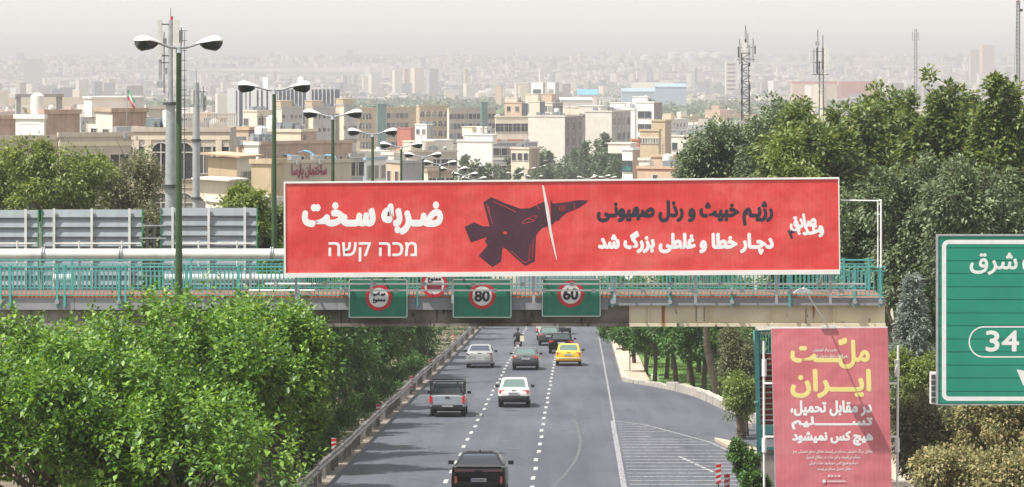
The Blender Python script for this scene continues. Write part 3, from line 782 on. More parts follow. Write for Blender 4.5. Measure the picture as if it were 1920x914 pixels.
# ------------------------------------------------------------------ the red billboard
DBB = 103.6
bb = thing('billboard', 'huge red banner billboard with broken jet silhouette and large white and black lettering', 'billboard', (BX(1053, DBB), DBB, BZ(520, DBB)))
cor = {'tl': (532, 342), 'tr': (1573, 333.5), 'br': (1575, 514), 'bl': (533, 520.5)}
bbase = Vector(bb.location)
BBmap = flat_map(DBB)
def quadbox(mb, a, b, c, d, y0, y1):  # four (px,py) corners -> slab
    vs = [P(*q, DBB) + Vector((0, y0, 0)) for q in (a, b, c, d)] + [P(*q, DBB) + Vector((0, y1, 0)) for q in (a, b, c, d)]
    return mb.add(vs, [(0, 1, 2, 3), (7, 6, 5, 4), (0, 4, 5, 1), (1, 5, 6, 2), (2, 6, 7, 3), (3, 7, 4, 0)])
nx, nz = 60, 14
mb = MB(); vs = []
for j in range(nz + 1):
    for i in range(nx + 1):
        u, v = i / nx, j / nz
        a = Vector((535, 344.5)).lerp(Vector((1571.5, 336)), u); b = Vector((535.5, 512.5)).lerp(Vector((1573, 506)), u); q = a.lerp(b, v)
        vs.append(P(q.x, q.y, DBB) + Vector((0, .0008 * math.sin(u * 75 + v * 3) * math.sin(v * PI), 0)))
mb.add(vs, [(j * (nx + 1) + i, j * (nx + 1) + i + 1, (j + 1) * (nx + 1) + i + 1, (j + 1) * (nx + 1) + i) for j in range(nz) for i in range(nx)])
o = part('canvas', loc_mb(mb, bbase), M['red_vinyl'], bb, smooth=True)
mb = MB(); quadbox(mb, (532, 342), (1573, 333.5), (1575, 514), (533, 520.5), .02, .12)
part('backing', loc_mb(mb, bbase), M['white'], bb)
for a, b, c, d in (((532, 341.5), (1573.5, 333), (1573.5, 336), (532, 344.5)), ((532.5, 512.5), (1575, 506), (1575, 514.5), (532.5, 521)), ((532, 344.5), (535, 344.5), (536, 512.4), (532.5, 512.4)), ((1571.5, 336), (1573.5, 336), (1575.5, 506), (1573.5, 506))):
    mb = MB(); quadbox(mb, a, b, c, d, -.03, .12); part('frame_edge', loc_mb(mb, bbase), M['white'], bb)
for px in (560, 700, 850, 1000, 1150, 1300, 1450, 1550):   # rear posts holding it to the deck
    part('rear_post', loc_mb(MB().box(BX(px) - .04, BX(px) + .04, DBB + .13, DBB + .21, deck - .1, BZ(345)), bbase), M['galv'], bb)
    part('strut', loc_mb(MB().bar((BX(px), DBB + .2, BZ(470)), (BX(px), DB + 3.3, deck), .05, .05), bbase), M['galv'], bb)
mb = MB().tube(P(1578, 376, DBB + .3), P(1653, 377, DBB + .3), .022).tube(P(1652, 375, DBB + .3), P(1652, 502, DBB + .3), .03).tube(P(1646, 377, DBB + .6), P(1646, 502, DBB + .6), .022).tube(P(1652, 402, DBB + .3), P(1646, 402, DBB + .6), .015).tube(P(1646, 377, DBB + .6), P(1652, 375, DBB + .3), .02)
part('side_frame', loc_mb(mb, bbase), M['white'], bb)
lettering('ضـربه سـخت', (566, 378, 831, 441), BBmap, M['whiteprint'], bb, fat=3.6, depth=.0025)
lettering('מכה קשה'[::-1], (616, 454, 782, 491), BBmap, M['whiteprint'], bb, fat=.7, persian=False, depth=.0025)
lettering('رژیـم خبیث و رذل صهیونـی', (1119, 375, 1450, 424), BBmap, M['ink'], bb, fat=2.1, depth=.0025)
lettering('دچـار خطا و غلطی بزرگ شد', (1121, 433, 1451, 478), BBmap, M['whiteprint'], bb, fat=2.1, depth=.0025)
lettering('صادق', (1480, 401, 1531, 433), BBmap, M['whiteprint'], bb, fat=1.7, rot=-8, depth=.0025)
lettering('وعـده', (1495, 421, 1545, 448), BBmap, M['whiteprint'], bb, fat=1.7, rot=-8, depth=.004)
lettering('۳', (1478, 430, 1494, 448), BBmap, M['ink'], bb, fat=1.2, persian=False, rot=-15, depth=.0025)
jet = [(921, 370), (949, 382), (975, 391.5), (993, 390.6), (1008, 384), (1022, 377.5), (1030, 423.5), (1017, 428), (1009, 436), (1005, 443), (1003, 490.7), (984.5, 499.5), (962, 480), (947, 466), (942, 464.5), (939.5, 491), (923, 501.5), (897.5, 480), (914, 460.5), (909, 453), (913, 445), (883, 455), (871, 426), (889, 417), (905, 424.5), (918, 425), (906, 380)]
nose = [(1032, 376), (1034, 376), (1036, 382), (1058, 380), (1085, 375.5), (1103, 376), (1098, 382), (1085, 390.5), (1062, 400), (1052, 408), (1048, 414.5), (1043, 414), (1036, 421), (1033, 421)]
M['jet'] = mat('dark_maroon_print', (.055, .014, .03), .6, .25, 1.5)
mb = MB(); poly_on(mb, jet, BBmap, .0025)
part('jet_silhouette', loc_mb(mb, bbase), M['jet'], bb)
mb = MB(); poly_on(mb, nose, BBmap, .0025); part('jet_nose', loc_mb(mb, bbase), M['jet'], bb)
mb = MB(); poly_on(mb, [(1016.5, 348), (1019.5, 348), (1029, 392), (1034, 430), (1044.5, 487), (1043, 487), (1031, 440), (1024, 400)], BBmap, .004)
part('slash', loc_mb(mb, bbase), M['signwhite'], bb)
def stroke(mb, a, b, w, dep):
    a, b = Vector(a), Vector(b); d = (b - a).normalized(); n = Vector((-d.y, d.x)) * w / 2
    poly_on(mb, [tuple(a - n), tuple(b - n), tuple(b + n), tuple(a + n)], BBmap, dep)
mb = MB()
for a, b in (((912, 383), (924, 420)), ((924, 378), (950, 389)), ((950, 389), (968, 398)), ((1000, 448), (998, 484)), ((994, 458), (991, 488)), ((957, 470), (984, 493)), ((984, 493), (996, 487)), ((978, 419), (985, 412)), ((985, 412), (1004, 404)), ((1007, 404), (1001, 415)), ((1001, 415), (980, 420)), ((990, 410), (1000, 413)), ((1006, 385), (1012, 393)), ((916, 386), (918, 400)), ((1076, 382), (1078, 390))):
    stroke(mb, a, b, .8, .006)
for cx, cy, r in ((1054, 391, 5.5), (1054, 391, 2.4)):
    for k in range(12 if r > 3 else 3):
        n_ = 12 if r > 3 else 3
        a0, a1 = 2 * PI * k / n_ + .5, 2 * PI * (k + 1) / n_ + .5
        stroke(mb, (cx + r * math.cos(a0), cy + r * math.sin(a0) * .8), (cx + r * math.cos(a1), cy + r * math.sin(a1) * .8), .7, .006)
poly_on(mb, [(947 + 4 * math.cos(k * PI / 6), 437 + 2.6 * math.sin(k * PI / 6)) for k in range(12)], BBmap, .006)
part('jet_linework', loc_mb(mb, bbase), M['red_vinyl'], bb)

# ------------------------------------------------------------------ round traffic signs on green panels
def rounded(x0, y0, x1, y1, r, n=5):
    pts = []
    for cx, cy, a0 in ((x1 - r, y0 + r, -90), (x1 - r, y1 - r, 0), (x0 + r, y1 - r, 90), (x0 + r, y0 + r, 180)):
        for k in range(n + 1): a = math.radians(a0 + 90 * k / n); pts.append((cx + r * math.cos(a), cy + r * math.sin(a)))
    return pts
def ring_on(mb, cx, cy, r0, r1, mp, dep, n=32):
    vs = [mp(cx + r * math.cos(2 * PI * k / n), cy + r * math.sin(2 * PI * k / n), dep) for r in (r0, r1) for k in range(n)]
    mb.add(vs, [(k, (k + 1) % n, n + (k + 1) % n, n + k) for k in range(n)])
def frame_on(mb, x0, y0, x1, y1, r, w, mp, dep, n=5):
    a = rounded(x0, y0, x1, y1, r, n); b = rounded(x0 + w, y0 + w, x1 - w, y1 - w, max(r - w, .5), n); k = len(a)
    mb.add([mp(*q, dep) for q in a + b], [(i, (i + 1) % k, k + (i + 1) % k, k + i) for i in range(k)])
DS = DB - .28
Smap = flat_map(DS)
for x0, x1, cx, cy, txt, lab in ((653, 765, 710, 558, None, 'green panel with round no-trucks sign hanging left of centre below the billboard'),
                            (848, 960, 904, 555, '80', 'green panel with round 80 speed limit sign, middle of the three below the billboard'),
                            (1015, 1127, 1070, 551.5, '60', 'green panel with round 60 speed limit sign, rightmost of the three below the billboard')):
    t = thing('speed_sign', lab, 'road sign', (BX(cx, DS), DS, BZ(560, DS)), group='round signs on green panels on the footbridge'); b = Vector(t.location)
    yb = 597 if x0 < 1000 else 595
    part('panel', loc_mb(MB().box(BX(x0, DS), BX(x1, DS), DS, DS + .04, BZ(yb, DS), BZ(523, DS)), b), M['signgreen'], t)
    mb = MB(); frame_on(mb, x0 + 1, 524, x1 - 1, yb - 1, 3, 1.6, Smap, .004); part('border', loc_mb(mb, b), M['offwhite'], t)
    mb = MB(); poly_on(mb, [(cx + 25 * math.cos(k * PI / 16), cy + 25 * math.sin(k * PI / 16)) for k in range(32)], Smap, .008); part('sign_face', loc_mb(mb, b), M['signwhite'], t)
    mb = MB(); ring_on(mb, cx, cy, 25, 18.5, Smap, .012); part('red_ring', loc_mb(mb, b), M['signred'], t)
    if txt: lettering(txt, (cx - 14.5, cy - 11, cx + 14.5, cy + 11.5), Smap, M['ink'], t, fat=1.1, persian=False, depth=.013)
    else:
        lettering('عبور کامیون', (cx - 13, cy - 11, cx + 13, cy - 2), Smap, M['ink'], t, fat=.5, depth=.013)
        lettering('ممنوع', (cx - 12, cy + 2, cx + 13, cy + 11), Smap, M['ink'], t, fat=.9, depth=.013)
    for dx in (-.6, .6): part('hanger', loc_mb(MB().box(b.x + dx - .03, b.x + dx + .03, DS + .045, DB - .02, deck + .1, deck + .16).box(b.x + dx - .03, b.x + dx + .03, DS + .045, DS + .09, BZ(yb, DS) + .1, deck + .9), b), M['galv'], t)
t = thing('round_sign', 'red ringed round sign behind the white pipes between two green panels', 'road sign', (BX(814, DS), DS + .1, BZ(533, DS))); b = Vector(t.location); Rm = flat_map(DS + .1)
part('sign_face', loc_mb(MB().tube(P(814, 533, DS + .1), P(814, 533, DS + .1) + Vector((0, .03, 0)), 25 / sB, n=32), b), M['signwhite'], t)
mb = MB(); ring_on(mb, 814, 533, 25, 19, Rm, .005); part('red_ring', loc_mb(mb, b), M['signred'], t)
mb = MB(); mb.add([Rm(*q, .004) for q in ((800, 530), (828, 530), (828, 545), (800, 545))], [(0, 1, 2, 3)]); part('lower_band', loc_mb(mb, b), M['maroon'], t)
lettering('ممنوع', (802, 520, 827, 530), Rm, M['ink'], t, fat=.6, depth=.006)

# ------------------------------------------------------------------ staircase and pink banner
sc_ = thing('staircase', 'teal framed staircase with dark red steps partly hidden by the pink-red banner', 'staircase', (BX(1440, 106.5), 106.5, G(106.5)))
sb = Vector(sc_.location)
for k in range(14):
    yy = 664 + k * 10.5; Dk = 109.8 - k * .26
    part('step', loc_mb(MB().box(BX(1424, Dk), BX(1570, Dk), Dk, Dk + .3, BZ(yy + 8, Dk), BZ(yy, Dk)), sb), M['dark_red'], sc_)
    part('nosing', loc_mb(MB().box(BX(1424, Dk), BX(1570, Dk), Dk - .02, Dk + .02, BZ(yy + .2, Dk) , BZ(yy - 1.6, Dk)), sb), M['galv'], sc_)
part('stringer', loc_mb(MB().bar(P(1421, 840, 106), P(1418, 655, 109.8), .08, .3), sb), M['teal'], sc_)
part('handrail', loc_mb(MB().bar(P(1419, 760, 105.6), P(1415, 622, 109.8), .08, .10).bar(P(1416, 622, 109.8), P(1450, 620, 109.8), .06, .06).bar(P(1416, 622, 108.9), P(1450, 620, 108.9), .06, .06), sb), M['teal'], sc_)
for k in range(7): part('baluster', loc_mb(MB().bar(P(1421 + k * 5, 622, 109.8), P(1421 + k * 5, 664, 109.8), .025, .025), sb), M['teal'], sc_)
for a in ((1418, 620, 855, 105.8), (1421, 620, 850, 109)): part('corner_post', loc_mb(MB().bar(P(a[0], a[1], a[3]), P(a[0] + 6, a[2], a[3]), .12, .12), sb), M['teal'], sc_)
part('landing', loc_mb(MB().box(BX(1426, 105.6), BX(1560, 105.6), 105.3, 106.2, BZ(812, 105.6), BZ(800, 105.6)).bar(P(1426, 800, 105.3), P(1426, 842, 105.3), .08, .08).bar(P(1422, 842, 105.3), P(1470, 840, 105.3), .08, .08), sb), M['teal'], sc_)
part('foundation', loc_mb(MB().box(BX(1424, 106), BX(1580, 106), 105.2, 107, G(106) - .3, BZ(850, 106)), sb), M['pier'], sc_)
part('rear_landing', loc_mb(MB().box(BX(1424, 110), BX(1650, 110), 110.1, 112, BZ(622, 110) - .1, BZ(622, 110)), sb), M['concrete'], sc_)
D2 = 101.0
pbn = thing('hanging_banner', 'tall faded pink-red banner with yellow and white lettering under the right end of the footbridge', 'banner', (BX(1560, D2), D2, G(D2))); pb_ = Vector(pbn.location)
Pm = flat_map(D2)
mb = MB(); vs = []
for j in range(25):
    for i in range(11):
        u, v = i / 10, j / 24; q = Vector((1446, 616.5)).lerp(Vector((1664, 615)), u).lerp(Vector((1455.5, 930)).lerp(Vector((1673, 930)), u), v)
        vs.append(P(q.x, q.y, D2) + Vector((0, .001 * math.sin(u * 9 + v * 4), 0)))
mb.add(vs, [(j * 11 + i, j * 11 + i + 1, j * 11 + i + 12, j * 11 + i + 11) for j in range(24) for i in range(10)])
part('canvas', loc_mb(mb, pb_), M['pink_vinyl'], pbn, smooth=True)
part('top_bar', loc_mb(MB().bar(P(1446, 616, D2 + .05), P(1664, 614.5, D2 + .05), .05, .05), pb_), M['white'], pbn)
for xa, ya, xb, yb in ((1448, 618, 1457, 985), (1662, 618, 1671, 985)): part('side_pole', loc_mb(MB().tube(P(xa, ya, D2 + .08), P(xb, yb, D2 + .08), .04), pb_), M['galv'], pbn)
for (s, bx_, m_, f_) in (('ملّـــت', (1482, 633, 1631, 692), 'yellowprint', 2.0), ('ایـــران', (1482, 692, 1634, 747), 'yellowprint', 2.2),
                        ('در مقابل تحمیل،', (1482, 751, 1635, 781), 'whiteprint', 1.3), ('تســـــــلیم', (1484, 781, 1636, 806), 'whiteprint', 1.3), ('هیچ کس نمیشود', (1485, 808, 1637, 836), 'whiteprint', 1.3),
                        ('دومین پیام تلویزیونی', (1525, 653, 1571, 661), 'whiteprint', .12), ('رهبر انقلاب خطاب به ملت ایران', (1524, 664, 1590, 673), 'whiteprint', .12),
                        ('مقابل جنگ تحمیلی محکم می‌ایستد مقابل صلح تحمیلی هم', (1487, 843, 1636, 852), 'whiteprint', .1), ('محکم می‌ایستد و این ملت در مقابل تحمیل', (1511, 854, 1613, 863), 'whiteprint', .1),
                        ('تسلیم هیچ کس نمیشود ملت ایران', (1517, 865, 1608, 874), 'whiteprint', .1), ('مقابل تحمیل محکم می‌ایستد', (1532, 876, 1596, 885), 'whiteprint', .1), ):
    lettering(s, bx_, Pm, M[m_], pbn, fat=f_, depth=.004)
mb = MB()
for x0, x1, y0, y1 in ((1552, 1556, 891, 894), (1558, 1562, 891, 894), (1565, 1568, 891, 894), (1571, 1575, 891, 894), (1551, 1586, 901.5, 903.5)):
    poly_on(mb, [(x0, y0), (x1, y0), (x1, y1), (x0, y1)], Pm, .02)
poly_on(mb, [(1545 + 3.6 * math.cos(k * PI / 6), 902.5 + 3.6 * math.sin(k * PI / 6)) for k in range(12)], Pm, .02)
part('footer_print', loc_mb(mb, pb_), M['signwhite'], pbn)
fa = thing('floodlight', 'floodlight on a thin diagonal arm above the top of the pink-red banner', 'floodlight', P(1553, 614, D2)); fl_ = Vector(fa.location)
hd = P(1506, 540, 99.75)
part('arm', loc_mb(MB().tube(P(1553, 614, D2), hd, .022).box(fl_.x - .22, fl_.x + .22, D2 - .06, D2 + .02, fl_.z - .03, fl_.z + .05), fl_), M['offwhite'], fa)
part('lamp_head', loc_mb(MB().loft([[hd + Vector((x * .12, y * .09 , -.02)) for x, y in ((-1, -1), (1, -1), (1, 1), (-1, 1))], [hd + Vector((x * .3, y * .2 + .1, -.5 * 0 - .16)) for x, y in ((-1, -1), (1, -1), (1, 1), (-1, 1))]]), fl_), M['galv'], fa)
for px, py0, py1, lab in ((1682, 648, 856, 'right'), (1433, 640, 876, 'left')):
    t = thing('bracket_pole', 'slim white pole with cylinders standing to the %s of the pink-red banner' % lab, 'pole', P(px, py1, D2 + .4)); b = Vector(t.location); dd = D2 + .4
    part('pole', loc_mb(MB().tube(P(px, py1 + 100, dd), P(px + (2 if lab == 'right' else -1), py0, dd), .035), b), M['white'], t, smooth=True)
    for y0, y1 in ((675, 706), (822, 848)) : part('cylinder', loc_mb(MB().tube(P(px, y1, dd), P(px, y0, dd), .075, n=14), b), M['white'], t, smooth=True)
    sg = -1 if lab == 'right' else 1
    for y in (719, 819): part('side_arm', loc_mb(MB().bar(P(px, y, dd), P(px + sg * 18, y, dd - .3), .04, .05), b), M['white'], t)

# ------------------------------------------------------------------ big green direction sign
D3 = 97.0
gs = thing('direction_sign', 'large green direction sign of horizontal boards with outlined 34 at the right edge', 'road sign', (BX(1935, D3), D3, G(D3))); gb = Vector(gs.location); Gm = flat_map(D3)
ys = [443, 466, 490, 514, 539, 563, 588, 612, 637, 661, 686, 710, 735, 758]
for i in range(13):
    part('board', loc_mb(MB().box(BX(1759, D3), BX(2110, D3), D3, D3 + .06, BZ(ys[i + 1] - 1.6, D3), BZ(ys[i], D3)).box(BX(1759, D3), BX(2110, D3), D3 + .03, D3 + .05, BZ(ys[i + 1], D3), BZ(ys[i + 1] - 1.6, D3)), gb), M['leafgreen_sign'], gs)
part('edge_frame', loc_mb(MB().box(BX(1755.5, D3), BX(1759, D3), D3 - .03, D3 + .1, BZ(760, D3), BZ(440, D3)).box(BX(1759, D3), BX(2110, D3), D3 - .03, D3 + .1, BZ(443, D3) + .003, BZ(440, D3)).box(BX(1759, D3), BX(2110, D3), D3 - .02, D3 + .1, BZ(760, D3), BZ(758, D3) - .003), gb), M['galv'], gs)
mb = MB(); frame_on(mb, 1766, 450, 2100, 752, 13, 8, Gm, .004, 6); part('white_border', loc_mb(mb, gb), M['signwhite'], gs)
mb = MB(); frame_on(mb, 1816, 612, 1992, 671, 29, 2.6, Gm, .006, 8); part('number_outline', loc_mb(mb, gb), M['signwhite'], gs)
lettering('34', (1848, 620, 1911, 660), Gm, M['signwhite'], gs, fat=1.2, persian=False, depth=.0025)
lettering('غرب - شرق'[::-1][:0] + 'شرق', (1818, 474, 1908, 516), Gm, M['signwhite'], gs, fat=1.1, depth=.0025)
lettering('همت', (1917, 478, 2000, 510), Gm, M['signwhite'], gs, fat=1.1, depth=.0025)
mb = MB(); poly_on(mb, [(1906, 693), (1945, 700), (1935, 708), (1965, 738), (1957, 745), (1928, 715), (1919, 724)], Gm, .006); part('arrow', loc_mb(mb, gb), M['signwhite'], gs)
for px in (1960, 2080): part('post', loc_mb(MB().box(BX(px, D3) - .12, BX(px, D3) + .12, D3 + .12, D3 + .36, G(D3) - .3, BZ(445, D3)), gb), M['galv'], gs)
for y in (500, 600, 700): part('cross_rail', loc_mb(MB().box(BX(1765, D3), BX(2105, D3), D3 + .062, D3 + .118, BZ(y, D3), BZ(y - 5, D3)), gb), M['galv'], gs)
t = thing('louvre_box', 'small grey louvred box on the lower left edge of the green direction sign', 'box', P(1751, 759, D3 + .2)); b = Vector(t.location)
part('casing', loc_mb(MB().box(BX(1746, D3), BX(1757, D3), D3 + .18, D3 + .4, BZ(759, D3), BZ(700, D3)), b), M['white'], t)
for k in range(5): part('louvre', loc_mb(MB().box(BX(1747.5, D3), BX(1755.5, D3), D3 + .15, D3 + .178, BZ(712 + k * 11, D3), BZ(704 + k * 11, D3)), b), M['dark'], t)

# ------------------------------------------------------------------ street lamps
def lamp_proto():
    t = thing('street_lamp', '', 'street lamp')
    H = 14.23
    part('pole', MB().path([(0, 0, -.3), (0, 0, 1.0), (0, 0, 7.4), (0, 0, H)], [.16, .13, .105, .075], 12), M['lampgreen'], t, smooth=True)
    part('collar', MB().tube((0, 0, 6.4), (0, 0, 6.6), .125, n=12), M['lampgreen'], t, smooth=True)
    part('bracket', MB().tube((0, 0, H - .14), (0, 0, H + .05), .11, .06, 10).path([(-.72, 0, H + .16), (-.3, 0, H + .03), (0, 0, H), (.3, 0, H + .03), (.72, 0, H + .16)], [.035, .04, .045, .04, .035], 8), M['galv'], t, smooth=True)
    for s in (-1, 1):
        def ring(u, top, k=10):
            r = []
            w = math.sin(min(1, u * 1.15) * PI * .5) * .27 * (1 if u < .75 else math.cos((u - .75) / .25 * 1.1)) + .025
            for i in range(k):
                a = PI * i / (k - 1)
                x = s * (.55 + u * .84); zc = H + .13 + u * .15 - .16 * max(0, u - .6)
                if top: r.append((x, -w * math.cos(a), zc + w * .55 * math.sin(a)))
                else: r.append((x, w * .92 * math.cos(a), zc - w * 1.05 * math.sin(a) * (1 if u > .3 else u / .3) - .005))
            return r
        hd_ = part('lamp_head', MB().loft([ring(u, True) for u in (0, .12, .28, .45, .62, .78, .9, 1.0)]), M['white'], t, smooth=True)
        part('lamp_bowl', MB().loft([ring(u, False) for u in (.22, .34, .48, .62, .78, .9, .985)]), M['lampglass'], hd_, smooth=True)
    return t
lp = lamp_proto()
LN = ['tallest looking twin-arm street lamp nearest the camera, standing before the footbridge', 'second twin-arm street lamp, just left of the red billboard', 'third twin-arm street lamp, over the left part of the billboard top edge',
      'fourth twin-arm street lamp counting away from the camera', 'fifth twin-arm street lamp counting away from the camera', 'sixth twin-arm street lamp counting away from the camera',
      'seventh twin-arm street lamp, low above the billboard edge', 'eighth twin-arm street lamp, its head barely above the billboard', 'ninth twin-arm street lamp, small beside the white building', 'tenth twin-arm street lamp, tiny beside the white building', 'eleventh twin-arm street lamp peeping over the billboard']
for i in range(11):
    a = 3.2 + i; D = a * 30.3
    o = lp if i == 0 else copy_tree(lp)
    o.location = (RX(-11.74, D), D, -.05242 * D); o.rotation_euler = (0, 0, math.radians([33, 4, -3, 5, 2, -4, 3, 24, -20, 10, -10][i]))
    o['label'] = LN[i]; o['group'] = 'twin-arm street lamps in the median'
for i, (px, yt, D) in enumerate(((979, 300, 640), (1000, 302, 700), (968, 310, 600), (1012, 311, 620), (990, 316, 560), (966, 325, 520), (1014, 322, 600), (1002, 331, 540), (975, 299, 760), (1128, 330, 520), (1140, 333, 520), (1100, 333, 500))):
    o = copy_tree(lp); z = CZ + (HZ - yt) * D / F
    o.location = ((px - 960) * D / F, D, z - 14.4); o.rotation_euler = (0, 0, rnd.uniform(-.4, .4)); o['label'] = 'tiny far street lamp among the distant trees above the billboard'; o['group'] = 'tiny far street lamps'

# ------------------------------------------------------------------ telecom masts
def antenna_panel(t, x, y, z0, z1, w=.3, m='offwhite', name='antenna_panel'):
    return part(name, MB().box(x - w / 2, x + w / 2, y - .08, y + .08, z0, z1), M[m], t)
Dm = 140.0; sm = F / Dm
def MZ(y, D): return CZ + (HZ - y) * D / F
t = thing('telecom_mast', 'thick grey telecom monopole with pale antenna panels behind the nearest street lamp', 'telecom mast', (BX(320, Dm), Dm, G(Dm))); b = Vector(t.location)
z = lambda y: MZ(y, Dm) - b.z
part('pole', MB().path([(0, 0, 0), (0, 0, z(360)), (0, 0, z(195))], [.24, .24, .20], 14).path([(0, 0, z(195)), (0, 0, z(38))], [.11, .09], 12), M['galv'], t, smooth=True)
part('flange', MB().tube((0, 0, z(197)), (0, 0, z(192)), .33, n=14).tube((0, 0, z(352)), (0, 0, z(346)), .38, n=14), M['dark'], t)
antenna_panel(t, -.44, -.1, z(108), z(38), .17); antenna_panel(t, -.44, 0, z(150), z(112), .12, 'galv'); antenna_panel(t, .24, -.12, z(88), z(38), .26); antenna_panel(t, .22, -.2, z(150), z(92), .2)
antenna_panel(t, .42, .1, z(80), z(58), .16, 'galv', 'radio_unit'); antenna_panel(t, -.25, .05, z(84), z(72), .14, 'galv', 'radio_unit'); antenna_panel(t, -.22, .05, z(140), z(128), .14, 'galv', 'radio_unit')
part('bracket', MB().tube((-.5, -.05, z(46)), (.2, -.05, z(46)), .025).tube((-.5, -.05, z(105)), (.2, -.05, z(105)), .025).tube((-.5, -.05, z(118)), (.0, -.05, z(118)), .02).tube((-.28, 0, z(175)), (-.28, 0, z(60)), .02).tube((0, 0, z(38)), (0, 0, z(15)), .012), M['dark'], t)
part('warning_light', MB().tube((0.05, 0, z(38)), (.05, 0, z(31)), .05), M['signred'], t)
part('dish_ring', MB().tube((-.42, -.2, z(158)), (-.42, -.1, z(158)), .16, n=14), M['galv'], t)
t = thing('ladder_mast', 'thin lattice ladder mast beside the thick grey monopole', 'mast', (BX(341, 143), 143, G(143))); b = Vector(t.location); z = lambda y: MZ(y, 143) - b.z
part('rail', MB().tube((-.03, 0, 0), (-.03, 0, z(52)), .022).tube((.12, 0, 0), (.12, 0, z(60)), .014), M['dark'], t)
rg = MB().tube((-.16, 0, 0), (.22, 0, 0), .014).mesh('rung', M['dark'])
for k in range(21): link('rung', rg, t, (0, 0, z(58 + k * 18.5)))
Dn = 190
t = thing('telecom_mast', 'shorter grey telecom pole with ring of small antennas in front of the taupe building', 'telecom mast', (BX(368, Dn), Dn, G(Dn))); b = Vector(t.location); z = lambda y: MZ(y, Dn) - b.z
part('pole', MB().path([(0, 0, 0), (0, 0, z(262)), (0, 0, z(155))], [.22, .22, .16], 12).path([(0, 0, z(155)), (0, 0, z(128))], [.03, .012], 6), M['galv'], t, smooth=True)
part('flange', MB().tube((0, 0, z(266)), (0, 0, z(261)), .28, n=12).tube((0, 0, z(374)), (0, 0, z(370)), .3, n=12), M['dark'], t)
antenna_panel(t, -.2, -.1, z(195), z(168), .12); antenna_panel(t, .34, -.1, z(205), z(172), .14, 'galv'); antenna_panel(t, .5, .1, z(208), z(180), .1, 'galv'); antenna_panel(t, -.38, .1, z(200), z(165), .05, 'galv')
part('bracket', MB().tube((-.4, 0, z(200)), (.52, 0, z(200)), .02).tube((-.3, 0, z(172)), (.52, 0, z(172)), .02).tube((.42, -.1, z(210)), (.42, -.1, z(163)), .02), M['dark'], t)
def lattice(label, px, D, ytop, ybot, w, head, zb=None, name='lattice_mast'):
    t = thing(name, label, 'telecom mast', (BX(px, D), D, G(D))); b = Vector(t.location); z = lambda y: MZ(y, D) - b.z
    H = z(ytop + (head[1] if head else 0)); mb = MB()
    for sx in (-1, 1):
        for sy in (-1, 1): mb.bar((sx * w, sy * w, 0), (sx * w * .8, sy * w * .8, H), .12 * w + .05, .12 * w + .05)
    part('leg_frame', mb, M['dark'], t)
    mb = MB(); n = max(6, int((H - z(ybot)) / (w * 1.25))); z0 = z(ybot)
    for k in range(n):
        a, c = z0 + (H - z0) * k / n, z0 + (H - z0) * (k + 1) / n; s = 1 if k % 2 else -1
        mb.bar((-s * w, -w, a), (s * w, -w, c), .07 * w + .05, .07 * w + .05); mb.bar((-w, -w, c), (w, -w, c), .07 * w + .05, .07 * w + .05); mb.bar((w, s * w, a), (w, -s * w, c), .07 * w + .05, .07 * w + .05)
        mb.bar((-w, s * w, a), (-w, -s * w, c), .07 * w + .05, .07 * w + .05)
    part('bracing', mb, M['dark'] if w > .5 else M['galv'], t)
    return t, z
t, z = lattice('grey lattice telecom tower crowded with antenna panels above the billboard', 1398, 430, 95, 228, .55, (0, 5))
for dx, y0, y1, w_, m_ in ((-.75, 118, 82, .28, 'galv'), (-.95, 108, 88, .18, 'dark'), (-.2, 116, 74, .5, 'offwhite'), (.45, 118, 85, .3, 'galv'), (.95, 112, 78, .24, 'galv'), (1.2, 102, 86, .16, 'dark'), (.0, 80, 58, .3, 'galv'), (.55, 155, 125, .22, 'offwhite')): antenna_panel(t, dx, -.5, z(y0), z(y1), w_, m_)
part('bracket', MB().bar((-1.1, -.4, z(90)), (1.2, -.4, z(90)), .08, .08).bar((-1.1, -.4, z(112)), (1.2, -.4, z(112)), .08, .08).tube((0, 0, z(100)), (0, 0, z(48)), .06).tube((.3, 0, z(90)), (.3, 0, z(62)), .04).tube((-.8, -.4, z(120)), (-.8, -.4, z(74)), .05).tube((.95, -.4, z(116)), (.95, -.4, z(72)), .05), M['dark'], t)
part('base_platform', MB().box(-1.6, 1.6, -1, 1, z(231), z(227)).box(-3, -1.6, -1, 1, z(231), z(229)), M['galv'], t)
t, z = lattice('telecom mast with cage of pale antennas rising behind the trees right of centre', 1540, 420, 70, 180, .3, (0, 45))
for dx, y0, y1, w_, m_ in ((-1.0, 140, 92, .2, 'galv'), (-.6, 138, 90, .16, 'dark'), (.15, 130, 90, .2, 'dark'), (.45, 140, 88, .34, 'offwhite'), (.8, 128, 92, .3, 'offwhite'), (-.55, 86, 78, .5, 'galv')): antenna_panel(t, dx, -.4, z(y0), z(y1), w_, m_)
part('bracket', MB().tube((-.45, 0, z(140)), (-.45, 0, z(56)), .05).tube((.2, 0, z(140)), (.2, 0, z(66)), .05).bar((-1.2, -.3, z(140)), (.9, -.3, z(140)), .1, .1).bar((-1.2, -.3, z(118)), (.9, -.3, z(118)), .07, .07).bar((-1.2, -.3, z(97)), (.9, -.3, z(97)), .07, .07), M['dark'], t)
t, z = lattice('faint thin lattice mast in the haze between the two groups of trees', 1717, 900, 55, 140, .35, None)
for dx in (-.9, .7): antenna_panel(t, dx, -.3, z(76), z(60), .25, 'galv')
t, z = lattice('tall thin guyed lattice mast at the right edge of the photo', 1909, 330, 2, 200, .16, None)
part('guy_wire', MB().tube((-.12, 0, z(15)), (-.55, 0, z(200)), .012), M['dark'], t); part('beacon', MB().tube((0, 0, z(10)), (0, 0, z(0)), .09), M['signred'], t); part('antenna', MB().box(.2, .45, -.1, .1, z(22), z(17)), M['dark'], t)

